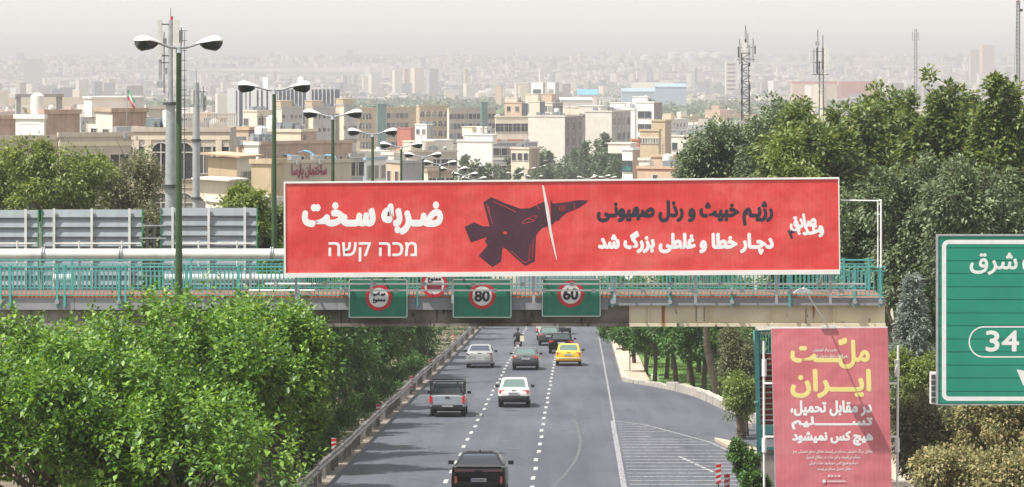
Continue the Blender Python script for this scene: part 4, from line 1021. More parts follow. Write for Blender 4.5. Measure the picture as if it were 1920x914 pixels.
ORD = ['first', 'second', 'third', 'fourth', 'fifth', 'sixth', 'seventh', 'eighth', 'ninth', 'tenth', 'eleventh', 'twelfth', 'thirteenth', 'fourteenth', 'fifteenth', 'sixteenth', 'seventeenth', 'eighteenth', 'nineteenth', 'twentieth']
# ------------------------------------------------------------------ buildings
WCACHE = {}
COOLER = MB().box(0, 1.0, 0, 1.0, 0, 1.0).box(.1, .2, .1, .2, -.35, 0).box(.8, .9, .1, .2, -.35, 0).box(.1, .2, .8, .9, -.35, 0).box(.8, .9, .8, .9, -.35, 0).box(.3, .7, -.7, 0, .35, .75).mesh('air_cooler', M['corrug'])
DISH = MB().tube((0, 0, 0), (0, 0, .9), .03, n=6).loft([[(.42 * q * math.cos(k * PI / 5), -.05 - .12 * (1 - q), .95 + .42 * q * math.sin(k * PI / 5)) for k in range(10)] for q in (.1, .6, 1)]).mesh('satellite_dish', M['offwhite'])
DRAIN = MB().tube((0, 0, -1), (0, 0, 0), .055, n=6).mesh('drain_pipe', M['greywall'])
RTANK = MB().tube((0, 0, .4), (0, 0, 1.9), .6, n=14).tube((0, 0, 1.9), (0, 0, 2.1), .6, .2, 14).box(-.5, .5, -.5, .5, 0, .4).mesh('roof_tank', M['tank'])
AERIAL = MB().tube((0, 0, 0), (0, 0, 3.2), .03, n=5).bar((-.6, 0, 3), (.6, 0, 3), .03, .03).bar((-.4, 0, 2.7), (.4, 0, 2.7), .03, .03).mesh('antenna', M['dark'])
def win_mesh(w, h, kind, fm='winframe'):
    """upright opening in local x,z centred; looks towards -y. frame stands proud, pane set back, mullion"""
    key = (round(w, 2), round(h, 2), kind, fm)
    if key in WCACHE: return WCACHE[key]
    mb = MB(); f = .07; a, b = w / 2, h / 2
    if kind == 'arch':
        n = 8; arc = [(a * math.cos(PI * k / n), b - a + a * math.sin(PI * k / n)) for k in range(n + 1)]
        o = [(-a, -b)] + [(a, -b)] + arc; i_ = [(x * .86, zz * .95) for x, zz in o]
        k = len(o)
        mb.add([(x, -.12, zz) for x, zz in o + i_], [(q, (q + 1) % k, k + (q + 1) % k, k + q) for q in range(k)])
        mb.add([(x, -.12, zz) for x, zz in o] + [(x, .0, zz) for x, zz in o], [(q, k + q, k + (q + 1) % k, (q + 1) % k) for q in range(k)])
        mb.mat(1).add([(x, -.03, zz) for x, zz in i_], [tuple(range(k))]).mat(0)
        mb.box(-.04, .04, -.09, -.04, -b * .95, b * .95).box(-a * .86, a * .86, -.09, -.04, b - a - .04, b - a + .04)
    else:
        mb.box(-a - f, -a, -.08, .02, -b - f, b + f).box(a, a + f, -.08, .02, -b - f, b + f).box(-a, a, -.08, .02, b, b + f).box(-a, a, -.12, .02, -b - f, -b)
        mb.mat(1).add([(-a, -.02, -b), (a, -.02, -b), (a, -.02, b), (-a, -.02, b)], [(0, 1, 2, 3)]).mat(0)
        if kind == 'double': mb.box(-.03, .03, -.06, -.025, -b, b)
        if kind == 'cross': mb.box(-.03, .03, -.06, -.025, -b, b).box(-a, a, -.06, -.025, b * .3, b * .3 + .05)
    WCACHE[key] = mb.mesh('window', [M[fm], M['glass']])
    return WCACHE[key]
def bldg(label, xl, xc, xr, yt, D, ang=22, m='cream', wl=None, wr=None, side=None, roof=None, depth=None, fl=3.3, cornice=.5, tiers=None, name='building', cat='building', gz=None, group=None, bands=None, parapet=.7):
    """xc: photo column of the corner nearest the camera at distance D; the left and right faces run to xl and xr."""
    s = F / D; a = math.radians(ang)
    B = (xr - xc) / s / math.cos(a) if xr > xc else (depth or 12)
    A = (xc - xl) / s / math.sin(a) if xc > xl else (depth or 12)
    if xl == xc: a = math.radians(-abs(2)); 
    g = G(D + 8) - .5 if gz is None else gz
    t = thing(name, label, cat, ((xc - 960) / s, D, g), rz=a, group=group)
    H = MZ(yt, D) - g
    wm = M[m]; sm_ = M[side] if side else wm
    # local: x along the right face, y along the left face (away)
    mb = MB().mat(0); H2 = H - parapet
    mb.add([(0, 0, 0), (B, 0, 0), (B, A, 0), (0, A, 0), (0, 0, H), (B, 0, H), (B, A, H), (0, A, H)], [(0, 1, 5, 4), (1, 2, 6, 5), (2, 3, 7, 6)])
    mb.mat(1).add([(0, 0, 0), (0, A, 0), (0, A, H), (0, 0, H)], [(0, 1, 2, 3)]).mat(0)
    w = .25
    mb.add([(0, 0, H), (B, 0, H), (B, A, H), (0, A, H), (w, w, H), (B - w, w, H), (B - w, A - w, H), (w, A - w, H), (w, w, H2), (B - w, w, H2), (B - w, A - w, H2), (w, A - w, H2)],
           [(0, 1, 5, 4), (1, 2, 6, 5), (2, 3, 7, 6), (3, 0, 4, 7), (4, 5, 9, 8), (5, 6, 10, 9), (6, 7, 11, 10), (7, 4, 8, 11), (8, 9, 10, 11)])
    me = bpy.data.meshes.new('wall'); me.from_pydata(mb.v, [], mb.f); me.materials.append(sm_ if ang > 45 else wm); me.materials.append(wm if ang > 45 else sm_); me.polygons.foreach_set('material_index', mb.m)
    bm = bmesh.new(); bm.from_mesh(me); bmesh.ops.remove_doubles(bm, verts=bm.verts[:], dist=.001); bmesh.ops.recalc_face_normals(bm, faces=bm.faces[:]); bm.to_mesh(me); bm.free()
    link('wall', me, t)
    if cornice:
        part('cornice', MB().box(-.12, B + .12, -.12, -.003, H - .28, H + .04).box(-.12, -.003, 0, A + .12, H - .28, H + .04), M[m] if not side else wm, t)
    if bands:
        for zz, hh, bm_ in bands: part('band', MB().box(-.06, B + .06, -.06, -.004, H - zz - hh, H - zz).box(-.06, -.004, -.004, A, H - zz - hh, H - zz), M[bm_], t)
    def put(spec, face):
        L = B if face == 'r' else A
        for sp in (spec if isinstance(spec, list) else [spec]):
            if not sp: continue
            cols, rows, ww, hh = sp[:4]; kind = sp[4] if len(sp) > 4 else 'double'; top = sp[5] if len(sp) > 5 else 1.4
            u0, u1 = sp[6] if len(sp) > 6 else (0, 1); fm = sp[7] if len(sp) > 7 else 'winframe'
            me = win_mesh(ww, hh, kind, fm)
            for r in range(rows):
                zc = H - top - hh / 2 - r * fl
                if zc - hh / 2 < .3: break
                for c in range(cols):
                    u = L * (u0 + (u1 - u0) * (c + .5) / cols)
                    o = link('window', me, t, (u, 0, zc) if face == 'r' else (0, u, zc))
                    if face == 'l': o.rotation_euler = (0, 0, -PI / 2)
    if D < 1050 and B > 3 and A > 3:
        q5 = random.Random(int(xl * 7 + yt))
        for _ in range(q5.randint(2, 5)):
            link('air_cooler', COOLER, t, (q5.uniform(.6, B - 1.6), q5.uniform(.6, A - 1.6), H2 + .35))
        for _ in range(q5.randint(0, 2)): link('satellite_dish', DISH, t, (q5.uniform(.5, B - .5), q5.uniform(.4, min(A, 4) - .4), H2))
        for _ in range(q5.randint(1, 3)): link('drain_pipe', DRAIN, t, (q5.uniform(.5, B - .5), -.07, H - .6)).scale = (1, 1, min(9, H - 1))
        if q5.random() < .5: link('roof_tank', RTANK, t, (q5.uniform(1, B - 1), q5.uniform(1, A - 1), H2))
        if q5.random() < .8: link('antenna', AERIAL, t, (q5.uniform(1, B - 1), q5.uniform(1, A - 1), H2))
    if wr: put(wr, 'r')
    if wl: put(wl, 'l')
    for q in (roof or []):
        k = q[0]
        if k == 'room': _, u, v, ru, rv, rh, rm = q; part('roof_room', MB().box(B * u, B * u + ru, A * v, A * v + rv, H2, H2 + rh).box(B * u - .1, B * u + ru + .1, A * v - .1, A * v + rv + .1, H2 + rh, H2 + rh + .15), M[rm], t)
        elif k == 'tank': _, u, v, r, h = q; part('water_tank', MB().tube((B * u, A * v, H2 + .4), (B * u, A * v, H2 + .4 + h), r, n=18).tube((B * u, A * v, H2 + .4 + h), (B * u, A * v, H2 + .5 + h * 1.08), r, r * .4, n=18).box(B * u - r, B * u + r, A * v - r, A * v + r, H2, H2 + .4), M['tank'], t, smooth=True)
        elif k == 'cooler': _, u, v = q; part('air_cooler', MB().box(B * u, B * u + 1, A * v, A * v + 1, H2 + .1, H2 + 1.1).box(B * u + .4, B * u + .6, A * v - .5, A * v, H2 + .3, H2 + .7), M['galv'], t)
        elif k == 'pole': _, u, v, h = q; part('roof_pole', MB().tube((B * u, A * v, H2), (B * u, A * v, H2 + h), .05, .02), M['galv'], t)
        elif k == 'frame': _, u, v, ru, rv, rh, rm = q; part('roof_frame', MB().box(B * u, B * u + .35, A * v, A * v + .35, H2, H2 + rh).box(B * u + ru, B * u + ru + .35, A * v, A * v + .35, H2, H2 + rh).box(B * u - .1, B * u + ru + .45, A * v - .1, A * v + .55, H2 + rh, H2 + rh + .25), M[rm], t)
        elif k == 'mono':    # pitched sheet roof
            _, rm, h = q; part('sheet_roof', MB().add([(-.4, -.4, H), (B + .4, -.4, H), (B + .4, A + .4, H + h), (-.4, A + .4, H + h), (-.4, -.4, H + .12), (B + .4, -.4, H + .12), (B + .4, A + .4, H + h + .12), (-.4, A + .4, H + h + .12)], [(0, 3, 2, 1), (4, 5, 6, 7), (0, 1, 5, 4), (1, 2, 6, 5), (2, 3, 7, 6), (3, 0, 4, 7)]), M[rm], t)
        elif k == 'gable':
            _, rm, h = q; part('gable_roof', MB().add([(-.4, -.4, H), (B + .4, -.4, H), (B + .4, A + .4, H), (-.4, A + .4, H), (-.4, A / 2, H + h), (B + .4, A / 2, H + h)], [(0, 1, 5, 4), (2, 3, 4, 5), (0, 4, 3), (1, 2, 5), (0, 3, 2, 1)]), M[rm], t)
    return t, A, B, H

# big taupe block at left with arched windows (D about 225)
t, A, B, H = bldg('long taupe stone block with arched windows behind the telecom poles', 240, 240, 430, 240, 237, 0, 'taupe', wr=[(6, 3, 1.2, 1.9, 'double', 1.35), ], fl=3.6, depth=4.5, roof=[('cooler', .5, .2), ('cooler', .62, .3), ('pole', .35, .2, 4), ('pole', .8, .5, 3)], bands=[(.55, .3, 'cream'), (4.0, .3, 'cream'), (7.6, .3, 'cream')])
am = win_mesh(1.1, 2.1, 'arch')
for u in (.33, .56): 
    for zz in (2.35, 5.95): link('arched_window', win_mesh(1.5, 2.7, 'arch'), t, (B * u, -.1, H - zz))
for u in (.08, .2, .45, .68, .9): part('pilaster', MB().box(B * u - .22, B * u + .22, -.16, -.004, 0, H - .9), M['cream'], t)
bal = MB(); 
for k in range(30): bal.box(B * .55 + k * .13, B * .55 + k * .13 + .06, -.10, -.03, H + .05, H + .95)
bal.box(B * .55, B * .55 + 3.95, -.12, -.01, H + .95, H + 1.05); part('balustrade', bal, M['taupe'], t, kind='stuff')
t, A, B, H = bldg('taupe stone block with wide plain frieze behind the leafy tree at far left', 110, 112, 240, 250, 226, 22, 'taupe', side='cream', wr=[(3, 3, 1.3, 1.8, 'double', 1.5)], fl=3.5, roof=[('cooler', .8, .1)], bands=[(.6, .3, 'cream'), (4.2, .3, 'cream')])
t, A, B, H = bldg('low taupe block at the left edge with a brown shop front of dark windows', -60, -58, 108, 256, 224, 22, 'taupe', wr=[(4, 3, 1.6, 2.2, 'cross', 4.4)], fl=3.6, bands=[(1.8, .3, 'cream'), (3.6, .5, 'purpwall')])
# roof-top structures behind them
bldg('low brown brick roof block at the left edge of the skyline', -40, -38, 78, 217, 244, 22, 'brick', cornice=.2, wr=None)
t, A, B, H = bldg('cream and brown roof building with open frame and white round water tank', 32, 85, 146, 207, 244, 24, 'brick', side='whitewall', roof=[('tank', -.03, .36, .5, 1.35), ('frame', -.35, .9, 3.2, 3, 1.6, 'greywall'), ('tank', .45, .5, .2, .5)])
bldg('small cream wall in front of the round water tank', 26, 82, 84, 216, 243, 70, 'whitewall', cornice=.2)
t, A, B, H = bldg('low cream building with open front and thin roof between two brown brick walls', 148, 211, 272, 204, 248, 24, 'brick', side='palewall', wl=[(2, 2, 1.4, 2.0, 'cross', 1.6)], roof=[('room', -.12, .7, 4.2, 2, 1.4, 'whitewall')])
bldg('cream roof storey with grey columns behind the left street lamp', 272, 275, 330, 198, 262, 22, 'palewall', wr=[(3, 1, 1.2, 1.6, 'plain', 1.0)], cornice=.3)
# flag
t = thing('flag', 'small green, white and red flag flying over the brown brick roof wall', 'flag', P(238, 206, 246)); fp_ = Vector(t.location)
part('staff', MB().tube((0, 0, -1), (0, 0, 1.55), .03), M['galv'], t)
for k, c in enumerate((('flag_green', (.10, .42, .22)), ('flag_white', (.75, .75, .75)), ('flag_red', (.62, .05, .06)))):
    mb = MB(); vs = []
    for i in range(7):
        for q in (0, 1): vs.append((.05 + i * .09 , .05 * math.sin(i * 1.3), 1.5 - i * .13 - (k + q) * .24 + .05 * math.sin(i)))
    mb.add(vs, [(i * 2, i * 2 + 1, i * 2 + 3, i * 2 + 2) for i in range(6)]); part('stripe', mb, mat(c[0], c[1], .6), t)
# buildings between the poles and the billboard
bldg('pale buff brick house with rusty flat roof just right of the telecom poles', 388, 444, 474, 296, 226, 68, 'buff', side='palewall', wr=[(1, 2, 1.5, 1.8, 'cross', 1.0)], roof=[('mono', 'orangeroof', .2)], cornice=0)
bldg('buff brick tower house with blank front beside the second lamp', 470, 508, 530, 300, 222, 68, 'buff', wl=[(1, 3, .5, 2.2, 'plain', 2.2, (.82, .98))], cornice=.2)
bldg('lower cream house with small porch roof under the buff brick house', 372, 425, 446, 340, 216, 68, 'cream', wl=[(2, 1, 1.0, 1.3, 'double', 1.2)], roof=[('mono', 'palewall', .1)], cornice=0)
bldg('long grey garden wall building above the grey ribbed panels', 380, 420, 530, 372, 208, 30, 'palewall', cornice=.1)
bldg('orange-brown block with bright white wall panel between the first two lamps', 436, 480, 536, 266, 305, 26, 'brick', side='terra', roof=[('cooler', -.2, .7), ('cooler', .1, .3)], cornice=.2)
bldg('narrow white block left of the brown one between the first two lamps', 458, 484, 486, 267, 303, 70, 'whitewall', cornice=.2)
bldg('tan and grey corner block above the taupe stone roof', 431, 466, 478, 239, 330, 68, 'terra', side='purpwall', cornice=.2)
bldg('low cream block with small arched facade behind the second lamp', 478, 564, 590, 243, 345, 68, 'cream', side='brick', wr=[(1, 1, 2.0, 3.5, 'arch', 2.5)], cornice=.3, roof=[('cooler', .1, .5)])
bldg('wide dim brick row with slim slots behind the third lamp', 520, 530, 658, 265, 335, 24, 'brick', wr=[(9, 2, .35, 1.3, 'plain', 1.6)], cornice=.3)
t, A, B, H = bldg('taupe building with maroon lettering and blue sheets on its roof', 515, 518, 656, 301, 300, 24, 'taupe', wr=[(5, 2, 1.6, 1.6, 'cross', 4.8)], fl=3.4, roof=[('cooler', .2, .3), ('cooler', .5, .3)], cornice=.3, bands=[(3.6, .3, 'palewall')])
tb = t; base_x = t.location.x; base_y = t.location.y; az = t.rotation_euler.z
v, fc = text_xy('ساختمان پارسا'); lo, hi = v.min(0), v.max(0)
u0, u1 = B * .20, B * .66; mb = MB()
for k in range(5):
    ox, oz = [(0, 0), (.04, 0), (-.04, 0), (0, .04), (0, -.04)][k]
    mb.add([(u0 + (p[0] - lo[0]) / (hi[0] - lo[0]) * (u1 - u0) + ox, -.1 - k * .004, H - 1.75 + (p[1] - lo[1]) / (hi[1] - lo[1]) * 1.35 + oz) for p in v], fc)
me = bpy.data.meshes.new('lettering'); me.from_pydata(mb.v, [], mb.f); me.materials.append(M['maroon']); link('lettering', me, t)
t = thing('blue_tarpaulin', 'bright blue sheets arched over the flat roof above the maroon lettering', 'tarpaulin', P(545, 300, 306))
mb = MB()
for i, (x0, x1, h) in enumerate(((-1.6, .2, .45), (.1, 2.2, .8), (2.2, 4.2, .4))):
    rs = []
    for k in range(7): a = PI * k / 6; rs.append(((x0 + x1) / 2 - (x1 - x0) / 2 * math.cos(a), h * math.sin(a) + .05 * math.sin(k * 5)))
    mb.add([(x, y, zz) for y in (0, 2.5) for x, zz in rs], [(k, k + 1, 8 + k, 7 + k) for k in range(6)])
part('sheet', mb, M['roofblue'], t)
bldg('grey and green panelled house front behind the third lamp pole', 656, 658, 680, 289, 330, 22, 'greywall', wr=[(2, 4, .8, 1.4, 'plain', .8)], cornice=.1, bands=[(.2, .2, 'white')])
bldg('blue-grey block with white end wall beside the fourth lamp pole', 676, 686, 722, 296, 345, 60, 'shedblue', side='whitewall', wr=[(3, 4, .7, 1.3, 'plain', .9)], cornice=.2)
bldg('grey shuttered block between the fourth and fifth lamps', 720, 752, 792, 302, 360, 24, 'greywall', side='terra', wl=[(2, 2, .9, 1.2, 'plain', 1.2)], cornice=.2)
bldg('cream house with tall openings left of the fifth lamp', 716, 738, 762, 287, 430, 50, 'palewall', wl=[(2, 2, .8, 1.6, 'plain', .9)], wr=[(2, 2, .8, 1.6, 'plain', .9)], cornice=.2)
bldg('brown brick house with one blue window above the billboard', 792, 802, 850, 318, 380, 22, 'brick', side='cream', wr=[(3, 1, .9, 1.4, 'cross', 1)], cornice=.3)
bldg('broad dim house with flat grey roof line left of the white building', 750, 765, 856, 283, 520, 20, 'taupe', side='cream', wr=[(6, 3, 1.4, 1.1, 'plain', 1.4)], cornice=.4, roof=[('room', .1, .3, 4, 4, 2, 'cream'), ('room', .6, .3, 3, 4, 2.2, 'palewall')])
bldg('small red-roofed house in front of the long hotel-like block', 744, 770, 776, 240, 900, 66, 'redbrick', cornice=.2)
t, A, B, H = bldg('bright white blank building right of the lamp row', 857, 923, 925, 263, 560, 72, 'whitewall', cornice=.3, roof=[('room', .2, .0, 2.5, 5, 1.5, 'whitewall')])
bldg('low cream roof storeys behind the bright white building', 868, 905, 926, 250, 620, 40, 'palewall', wl=[(3, 1, 1.2, 1.2, 'plain', .8)], roof=[('room', .1, .6, 3, 3, 1.7, 'cream'), ('tank', .6, .5, .6, 1.3)])
bldg('white box stair tower on the roofs behind the bright white building', 895, 912, 921, 238, 640, 60, 'whitewall', wr=[(1, 1, .8, 1.8, 'plain', .8)])
bldg('grey flat building with ribbon windows right of the bright white building', 924, 925, 1008, 266, 600, 5, 'greywall', wr=[(6, 3, 1.6, 1.3, 'plain', 1.2)], fl=3.2, bands=[(2.9, .4, 'palewall')], roof=[('cooler', .2, .3), ('cooler', .7, .3)])
bldg('orange-cream low roof building in front of the ribbon-window building', 958, 992, 1012, 277, 560, 62, 'cream', side='brick', wl=[(3, 1, .8, 1.2, 'plain', 1.0)])
bldg('cream building with brick-red band left of the blank cream wall', 928, 930, 992, 218, 740, 5, 'cream', wr=[(4, 3, 2.0, 1.8, 'cross', 1.7)], fl=4.4, bands=[(5.2, .8, 'redbrick'), (9.8, .5, 'redbrick')])
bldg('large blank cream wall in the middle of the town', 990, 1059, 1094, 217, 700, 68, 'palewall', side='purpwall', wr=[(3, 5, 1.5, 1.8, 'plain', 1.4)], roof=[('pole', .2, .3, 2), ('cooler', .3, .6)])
bldg('lit cream wedge and dark glass front right of the blank cream wall', 1084, 1092, 1106, 217, 730, 50, 'bluestripe', side='palewall', cornice=.2)
bldg('pale blank block right of the dark glass front', 1098, 1147, 1186, 208, 720, 68, 'palewall', side='greywall', wr=[(4, 5, 1.8, 1.6, 'plain', 1.6)], roof=[('room', .1, .5, 5, 5, 1.6, 'palewall')])  # grey side puts the shade of that face into its wall colour
bldg('white block with open roof structures behind the pale blank block', 1130, 1190, 1194, 204, 800, 68, 'whitewall', roof=[('room', .2, .3, 2, 4, 2, 'whitewall'), ('tank', .5, .2, .7, 1.6)])
bldg('striped block with brown ribbon floors beside the white block', 1192, 1226, 1243, 191, 820, 66, 'whitewall', side='purpwall', wl=[(1, 5, 3.6, 1.7, 'double', 2.4)], fl=3.2, roof=[('room', .1, .4, 2, 4, 1.8, 'whitewall')])
bldg('tall buff wall house with one small window above the billboard', 1222, 1247, 1260, 225, 560, 64, 'buff', side='brick', wl=[(1, 2, 1.0, 1.2, 'plain', 3.4, (.5, 1))])
bldg('buff brick house front with row of slim windows above the billboard', 1200, 1235, 1240, 243, 520, 68, 'buff', wl=[(7, 1, .3, .7, 'plain', 1.5)], bands=[(1.2, .15, 'palewall')])
bldg('little red brick cube left of the buff brick house', 1184, 1198, 1200, 261, 500, 68, 'redbrick', cornice=.1)
bldg('grey building with dark window band at the right of the town', 1252, 1292, 1296, 243, 640, 68, 'greywall', wl=[(1, 1, 1.2, 1.6, 'plain', 1.2)])
bldg('pale concrete house behind the first blue-green tree', 1256, 1296, 1330, 254, 600, 64, 'palewall', wl=[(2, 2, 1, 1.3, 'plain', 1.4)])
t, A, B, H = bldg('white walled corner shop with teal sign at the right of the poplars', 1167, 1186, 1200, 278, 420, 68, 'whitewall', side='brick', cornice=.3, roof=[('room', .1, .3, 2.6, 3, 1.2, 'palewall')])
tm = mat('teal_sign_print', (.04, .42, .45), .5)
part('shop_sign', MB().box(-.14, -.09, .0, A, H - 3.0, H - 1.6), M['dark'], t)
v, fc = text_xy('سعادت'); lo, hi = v.min(0), v.max(0)
me = bpy.data.meshes.new('lettering'); me.from_pydata([(-.16, A * .92 - (p[0] - lo[0]) / (hi[0] - lo[0]) * A * .8, H - 2.85 + (p[1] - lo[1]) / (hi[1] - lo[1]) * 1.0) for p in v], [], fc); me.materials.append(tm); link('lettering', me, t)
bldg('orange rendered upper storey right of the poplars', 1222, 1262, 1272, 291, 400, 68, 'terra', cornice=.3, bands=[(.05, .25, 'redbrick')])
bldg('low orange rendered house just above the billboard edge', 1196, 1262, 1290, 313, 385, 68, 'terra', side='brick', wl=[(1, 1, .5, .6, 'plain', 1)], cornice=.3, bands=[(.3, .15, 'redbrick')])
bldg('pale low block with flat roof slab between shop and orange house', 1198, 1218, 1226, 297, 410, 68, 'palewall', cornice=.4)
bldg('cream building topped by a row of white posts', 1058, 1086, 1092, 200, 830, 66, 'cream', side='redbrick', cornice=.3, roof=[('pole', .2, .1, 1.4), ('pole', .2, .3, 1.4), ('pole', .2, .5, 1.4), ('pole', .2, .7, 1.4)])
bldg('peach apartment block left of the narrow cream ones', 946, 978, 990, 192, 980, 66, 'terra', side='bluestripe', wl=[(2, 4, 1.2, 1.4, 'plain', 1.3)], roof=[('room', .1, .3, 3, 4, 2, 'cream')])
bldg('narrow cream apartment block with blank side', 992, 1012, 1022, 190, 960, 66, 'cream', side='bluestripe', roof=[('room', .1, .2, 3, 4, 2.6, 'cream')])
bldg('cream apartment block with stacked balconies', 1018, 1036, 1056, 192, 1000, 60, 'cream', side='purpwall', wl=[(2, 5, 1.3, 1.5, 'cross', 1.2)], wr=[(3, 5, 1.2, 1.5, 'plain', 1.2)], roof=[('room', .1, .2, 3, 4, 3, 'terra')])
bldg('left of the two tall white towers beyond the apartments', 996, 1018, 1022, 155, 1900, 66, 'bluewhite', side='greywall', wl=[(1, 2, 5, 2.5, 'plain', 4)], cornice=0)
bldg('right of the two tall white towers beyond the apartments', 1026, 1041, 1048, 155, 1900, 66, 'bluewhite', side='greywall', wl=[(1, 1, 3, 2.5, 'plain', 4)], cornice=0)
bldg('small square beige tower on the green belt', 929, 940, 942, 162, 2300, 68, 'buff', cornice=0)
# long hotel-like block
bldg('left wing of the long arcaded block with blue-grey tower', 655, 662, 790, 202, 1000, 22, 'buff', side='cream', wr=[(3, 6, 2.2, 2.0, 'arch', 1.6, (.1, .25)), (6, 6, 1.5, 1.6, 'plain', 1.8, (.42, .8))], fl=2.9, roof=[('room', .3, .3, 3, 4, 1, 'greenpanel')], cornice=.5)
bldg('blue-green stair tower of the long arcaded block', 706, 708, 724, 195, 985, 22, 'greenpanel', cornice=.1)
bldg('middle of the long arcaded block with rows of arched windows', 780, 786, 842, 198, 990, 22, 'buff', wr=[(5, 6, 1.6, 1.8, 'arch', 1.7)], fl=2.9, cornice=.5)
bldg('shaded right wing of the long arcaded block', 838, 842, 929, 203, 985, 32, 'taupe', side='cream', wr=[(12, 6, 1.2, 1.5, 'plain', 1.8)], fl=2.9, cornice=.5)
bldg('green glazed tower on the shaded right wing', 901, 903, 914, 192, 975, 32, 'greenpanel', cornice=.1)
bldg('white house in front of the long arcaded block', 778, 800, 812, 233, 860, 60, 'whitewall', side='greywall', wl=[(2, 2, 1.0, 1.2, 'plain', 1.4)])
for i, (xl, xc, xr, yt, lb) in enumerate(((517, 528, 566, 200, 'first grey block with lit cream end left of the long arcaded block'), (569, 587, 628, 200, 'second grey block with lit cream end left of the long arcaded block'), (627, 645, 668, 196, 'third grey block with lit cream end touching the long arcaded block'))):
    bldg(lb, xl, xc, xr, yt, 820, 24, 'greywall', side='cream', wr=[(5, 5, .8, 1.0, 'plain', 2.0)], roof=[('room', -.02, .1, 3, 5, 2, 'buff')], cornice=.2)
bldg('cream apartment house with grey balconies in front of the white tower', 455, 482, 508, 207, 620, 52, 'cream', side='cream', wl=[(1, 3, 1.2, 1.3, 'plain', 1.6, (.6, 1))], wr=[(2, 4, 1.4, 1.6, 'cross', 1.4)])
# striped white-and-blue complex
def striped(label, x0, x1, yt, D, ws):
    t, A, B, H = bldg(label, x0, x0 + 1, x1, yt, D, 8, 'bluestripe', depth=14, cornice=0)
    for a, b in ws: part('white_fin', MB().box(B * (a - x0) / (x1 - x0), B * (b - x0) / (x1 - x0), -.9, -.01, 0, H + .8), M['bluewhite'], t)
    return t
striped('bright white slab building with dark vertical stripes behind the second lamp', 425, 518, 170, 1150, [(425, 441), (444, 447), (454, 459), (461, 466), (469, 480), (484, 488), (492, 498), (502, 512), (515, 518)])
striped('blue-grey finned building with white fin and tower behind the second and third lamps', 518, 636, 168, 1200, [(520 + k * 7.5, 521.2 + k * 7.5) for k in range(15)] + [(573, 583)])
bldg('white stair tower rising left on the striped building', 492, 503, 505, 146, 1160, 68, 'bluewhite', cornice=0, gz=0 + G(1160))
bldg('white stair tower rising right on the striped building', 557, 569, 571, 145, 1210, 68, 'bluewhite', cornice=0)
# industrial sheds and landmarks in the haze
bldg('large pale blue warehouse in the haze', 1228, 1229, 1287, 163, 2600, 5, 'shedblue', depth=60, roof=[('gable', 'shedblue', 2.5)], cornice=0)
bldg('smaller pale blue warehouse in the haze', 1165, 1166, 1228, 172, 2450, 5, 'shedblue', depth=40, roof=[('gable', 'shedblue', 2.5)], cornice=0)
bldg('cream roofed warehouse behind the blue ones', 1185, 1186, 1262, 166, 2800, 12, 'terra', depth=120, roof=[('gable', 'shedcream', 5)], cornice=0)
bldg('bright blue roofed shed left of the warehouses', 1083, 1084, 1120, 178, 2300, 6, 'palewall', depth=50, roof=[('mono', 'roofblue', 3.5)], cornice=0)
bldg('long low cream shed left of the warehouses', 1050, 1051, 1110, 188, 2100, 3, 'palewall', depth=40, roof=[('mono', 'palewall', 1.5)], cornice=0)
bldg('orange roofed long hall behind the right telecom mast', 1485, 1486, 1570, 153, 3000, 2, 'terra', depth=50, cornice=0, bands=[(0, 2, 'redbrick')])
bldg('second orange roofed hall right of the mast', 1575, 1576, 1645, 153, 3050, 2, 'redbrick', depth=50, cornice=0)
bldg('long sandy wall in the haze at left', -40, -39, 226, 183, 2200, 2, 'buff', depth=40, cornice=0, wr=None)
bldg('pair of hazy towers on the horizon at right', 1838, 1842, 1866, 85, 5200, 20, 'terra', cornice=0)
bldg('lower hazy tower beside the pair at right', 1818, 1820, 1840, 93, 5300, 20, 'terra', cornice=0)
bldg('wide hazy apartment slab on the left skyline', 42, 44, 78, 111, 5200, 14, 'greywall', cornice=0)
bldg('slatted pale office block in the haze left of the lattice tower', 1360, 1361, 1382, 116, 3600, 6, 'palewall', wr=[(1, 7, 9, 2, 'plain', 2)], fl=4.5, cornice=0)
for i, (x0, x1, yt) in enumerate(((735, 752, 132), (755, 767, 130), (770, 795, 128), (798, 822, 130), (560, 580, 143), (200, 216, 148), (140, 165, 150), (640, 652, 141), (690, 712, 139), (870, 878, 130), (883, 889, 140), (1300, 1308, 128), (1010, 1020, 130))):
    bldg('hazy apartment tower in the far city band, ' + ['leftmost of the close group left of centre', 'second of the close group left of centre', 'third of the close group left of centre', 'rightmost of the close group left of centre', 'above the striped finned building', 'above the flag', 'left of the flag', 'between third and fourth lamps', 'just left of the close group', 'slim one right of the close group', 'second slim one right of the close group', 'slim one near the storage tanks', 'above the two white towers'][i], x0, x0 + (x1 - x0) * .3, x1, yt, 3900 + i * 40, 30, ['palewall', 'buff', 'cream', 'greywall'][i % 4], cornice=0, group='hazy apartment towers in the far city band')
for i, (px, yy) in enumerate(((1262, 106), (1293, 106), (1320, 106), (1346, 106), (1210, 112))):
    t = thing('storage_tank', 'round white storage tank faint on the horizon', 'tank', P(px, yy + 4, 7450), group='storage tanks on the horizon'); t.location.z = G(7450) + 9 + (3 if i < 4 else -3)
    part('shell', MB().tube((0, 0, -8), (0, 0, 6), 12, n=20).tube((0, 0, 6), (0, 0, 8), 12, 2, n=20), M['tank'], t)

